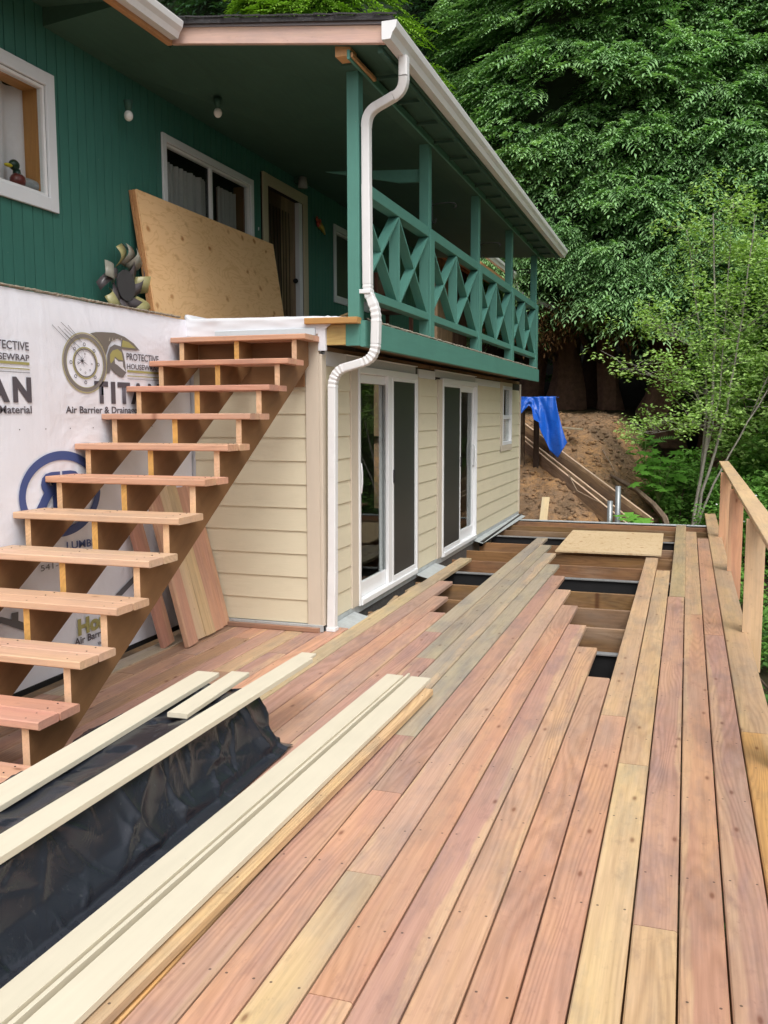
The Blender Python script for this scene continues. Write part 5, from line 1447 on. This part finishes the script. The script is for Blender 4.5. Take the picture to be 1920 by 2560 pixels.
# dead brown cedar fronds hanging below the canopy
R = np.random.default_rng(77); n = 1500
P = np.stack([R.uniform(-5, -1.2, n), R.uniform(20.6, 22.5, n), 0 * R.uniform(size=n)], 1); P[:, 2] = 4.15 + .35 * np.sin(P[:, 0] * 2.3) + R.uniform(-.5, .2, n) - .1 * (P[:, 0] + 3)
D = np.stack([R.uniform(-.5, .5, n), -np.ones(n) * .6, R.uniform(-.9, -.2, n)], 1)
V, F, T = fronds(P, D, R.uniform(.2, .45, n), R.uniform(0, .7, n), nleaf=4)
o = np_mesh('dead_fronds', V, F, M_DEAD, tone=T); tag(o, kind='stuff')

# low cedar skirt that overhangs the hollow
R = np.random.default_rng(78); n = 5200
px = R.uniform(-4.8, 2.2, n); P = np.stack([px, R.uniform(20.2, 22.6, n), 0 * px], 1)
P[:, 2] = 4.75 + .5 * np.sin(px * 1.7 + .6) + R.uniform(-.35, .9, n) - .25 * np.clip(px + 1, 0, 3) - .3 * (22.6 - P[:, 1]) * .3
D = np.stack([R.uniform(-.8, .8, n), -np.ones(n), R.uniform(-.5, .2, n)], 1)
V, F, T = fronds(P, D, R.uniform(.25, .5, n), R.uniform(.1, .8, n))
o = np_mesh('low_cedar_boughs', V, F, M_CEDAR, tone=T); tag(o, kind='stuff')

# sapling with many grey stems
sap = empty('sapling', (.09, 16.6, gz(.09, 16.6)), label='slender multi stemmed sapling with pale grey trunks behind the deck end', cat='tree')
SG = (.28, .26, .22, 1)
B0 = Vector((.08, 16.6, -.9))
stems = [[(.08, 16.6, -.9), (.20, 16.6, .2), (.38, 16.6, 1.6), (.40, 16.7, 3.2), (.30, 16.8, 5.0)],
         [(.12, 16.6, -.9), (.28, 16.55, .3), (.62, 16.5, 1.7), (.80, 16.5, 3.2), (.95, 16.6, 4.9)],
         [(.10, 16.6, -.7), (.24, 16.7, .5), (.30, 16.8, 2.0), (.10, 16.9, 3.4), (-.12, 17.0, 4.8)],
         [(.14, 16.5, -.5), (.45, 16.5, .45), (.95, 16.4, 1.5), (1.5, 16.4, 2.5), (2.0, 16.5, 3.9)],
         [(.25, 16.6, .6), (.50, 16.6, 1.9), (.55, 16.7, 3.6), (.62, 16.8, 5.2)],
         [(.36, 16.6, 1.5), (.05, 16.4, 2.1), (-.45, 16.2, 2.25), (-.95, 16.1, 2.35)],
         [(.40, 16.6, 2.3), (.0, 16.5, 2.8), (-.5, 16.4, 3.05), (-.8, 16.3, 3.2)],
         [(.36, 16.6, 1.3), (.10, 16.4, 1.45), (-.35, 16.2, 1.35), (-.6, 16.1, 1.30)],
         [(.80, 16.5, 3.0), (1.4, 16.4, 3.5), (1.9, 16.4, 4.3)],
         [(1.0, 16.4, 1.6), (1.35, 16.3, 2.6), (1.5, 16.3, 3.8)]]
LC, LR = [], []
for i, s_ in enumerate(stems):
    n_ = len(s_); r0 = [.045, .038, .030, .026, .020, .014, .014, .012, .014, .014][i]
    fine = []
    for q in range(n_ - 1):
        for w_ in range(4): fine.append(Vector(s_[q]).lerp(Vector(s_[q + 1]), w_ / 4) + Vector((random.uniform(-.012, .012), 0, 0)))
    fine.append(Vector(s_[-1]))
    tube('stem', fine, [r0 * .8 * (1 - .75 * q / len(fine)) for q in range(len(fine))], M_BARK, sap, 8, color=SG, wob=.2)
    for q in range(len(fine)):
        if fine[q].z > 1.7 or i in (5, 6, 7):
            if i < 5 and random.random() < .15: continue
            for _ in range(3):
                off = Vector((random.uniform(-.6, .6), random.uniform(-.5, .4), random.uniform(-.1, .5)))
                tube('twig', [fine[q], fine[q] + off * .5 + Vector((0, 0, .05)), fine[q] + off], [.006, .004, .002], M_BARK, sap, 5, color=SG) if random.random() < .6 else None
                LC.append(fine[q] + off); LR.append(random.uniform(.10, .22))
for s_ in stems[:5] + stems[8:]:
    for _ in range(9):
        LC.append(Vector(s_[-1]) + Vector((random.uniform(-.45, .45), random.uniform(-.4, .4), random.uniform(-1.0, .35)))); LR.append(random.uniform(.15, .3))
V, F, T = leafcloud(np.array([list(v) for v in LC]), np.array(LR) * 1.35, 11500, .072, 91, .6)
np_mesh('crown', V, F, M_SHRUBL, sap, tone=T)

# broad-leaved plants (lobed leaves, one by one)
def lobed(size):
    prof = [(0, 0), (.25, -.1), (.62, -.28), (.42, .12), (.85, .18), (.50, .38), (.55, .78), (.22, .62), (0, 1.05)]
    pts = prof + [(-a_, b_) for a_, b_ in prof[-2:0:-1]]
    return [(a_ * size, b_ * size, -.22 * size * abs(a_) - .12 * size * b_) for a_, b_ in pts]
LF = lobed(1.0); lm = bpy.data.meshes.new('leaf'); bmx = bmesh.new(); c0 = bmx.verts.new((0, .35, 0)); vv = [bmx.verts.new(p) for p in LF]
for i in range(len(vv)): bmx.faces.new([c0, vv[i], vv[(i + 1) % len(vv)]])
bmx.to_mesh(lm); bmx.free(); lm.materials.append(M_MAPLE)
at = lm.attributes.new('tone', 'FLOAT', 'POINT'); at.data.foreach_set('value', [.6] * len(lm.vertices))
def leafy_plant(x, y, z, w, h, n, s0, s1, lab, seed):
    R = random.Random(seed)
    t = empty('broadleaf_plant', (x, y, z), label=lab, cat='plant')
    for k in range(n):
        p = Vector((x + R.uniform(-w, w), y + R.uniform(-.4, .3), z + R.uniform(.1, 1) * h))
        s = R.uniform(s0, s1)
        o = bpy.data.objects.new('leaf', lm); COL.objects.link(o)
        o.matrix_basis = Matrix.Translation(p) @ Matrix.Rotation(R.uniform(-1.6, 1.6), 4, 'Z') @ Matrix.Rotation(R.uniform(-.2, .6) + math.pi, 4, 'X') @ Matrix.Rotation(math.pi, 4, 'Y') @ Matrix.Scale(s, 4)
        adopt(o, t)
    for k in range(4):
        tube('stem', [(x, y, z - .2), (x + R.uniform(-w, w) * .7, y, z + h * .8)], [.010, .005], M_BARK, t, 5, color=(.12, .18, .05, 1))
leafy_plant(-.45, 17.0, .25, .38, .75, 46, .13, .21, 'bright green plant with big lobed leaves beside the dirt mound', 5)
leafy_plant(-.80, 15.0, -.30, .20, .38, 14, .13, .20, 'small broad leaved plant poking up at the far deck edge by the pipes', 6)
leafy_plant(-.75, 17.9, .85, .30, .40, 26, .07, .12, 'small bright plant at the right shoulder of the dirt mound', 7)
# fern
fe = empty('fern', (-.8, 18.9, .9), label='green fern arching at the top right of the dirt mound', cat='fern')
R = np.random.default_rng(5); n = 11
for k in range(n):
    a = -2.6 + k * .28; L = R.uniform(.55, .85); pts = []
    P, D, Ls = [], [], []
    for q in range(16):
        t = q / 15; p = Vector((-.8 + math.cos(a) * L * t * .8, 18.9 + math.sin(a) * L * t * .5 - .1, .95 + .75 * L * t - .5 * L * t * t)); P.append(p)
    V, F, T = [], [], []
    vs, fs = [], []
    for q in range(15):
        d = (P[q + 1] - P[q]).normalized(); s = d.cross(Vector((0, -.6, 1))).normalized(); w_ = .12 * (1 - q / 15) ** .7
        for sg in (-1, 1):
            b_ = len(vs); vs += [P[q], P[q] + s * sg * w_ + d * .03, P[q] + d * .025]; fs.append((b_, b_ + 1, b_ + 2))
    o = mesh_obj('frond', vs, fs, M_SHRUB, fe)
# small white flowers low right
fl = empty('flowering_plant', (.75, 15.9, -.3), label='low plant with tiny white flowers beside the sapling foot', cat='plant')
R = random.Random(3); vs, fs = [], []
for k in range(16):
    p = Vector((.45 + R.uniform(0, .8), 15.9 + R.uniform(-.2, .2), R.uniform(-.15, .35)))
    ball('flower', p, (.018, .018, .014), M_WHITE, fl)
V, F, T = leafcloud(np.array([[.8 + .25 * i, 16.0, -.3 + .12 * j] for i in range(-2, 3) for j in range(4)]), np.full(20, .22), 1600, .06, 95, .3)
np_mesh('foliage', V, F, M_SHRUB, fl, tone=T)
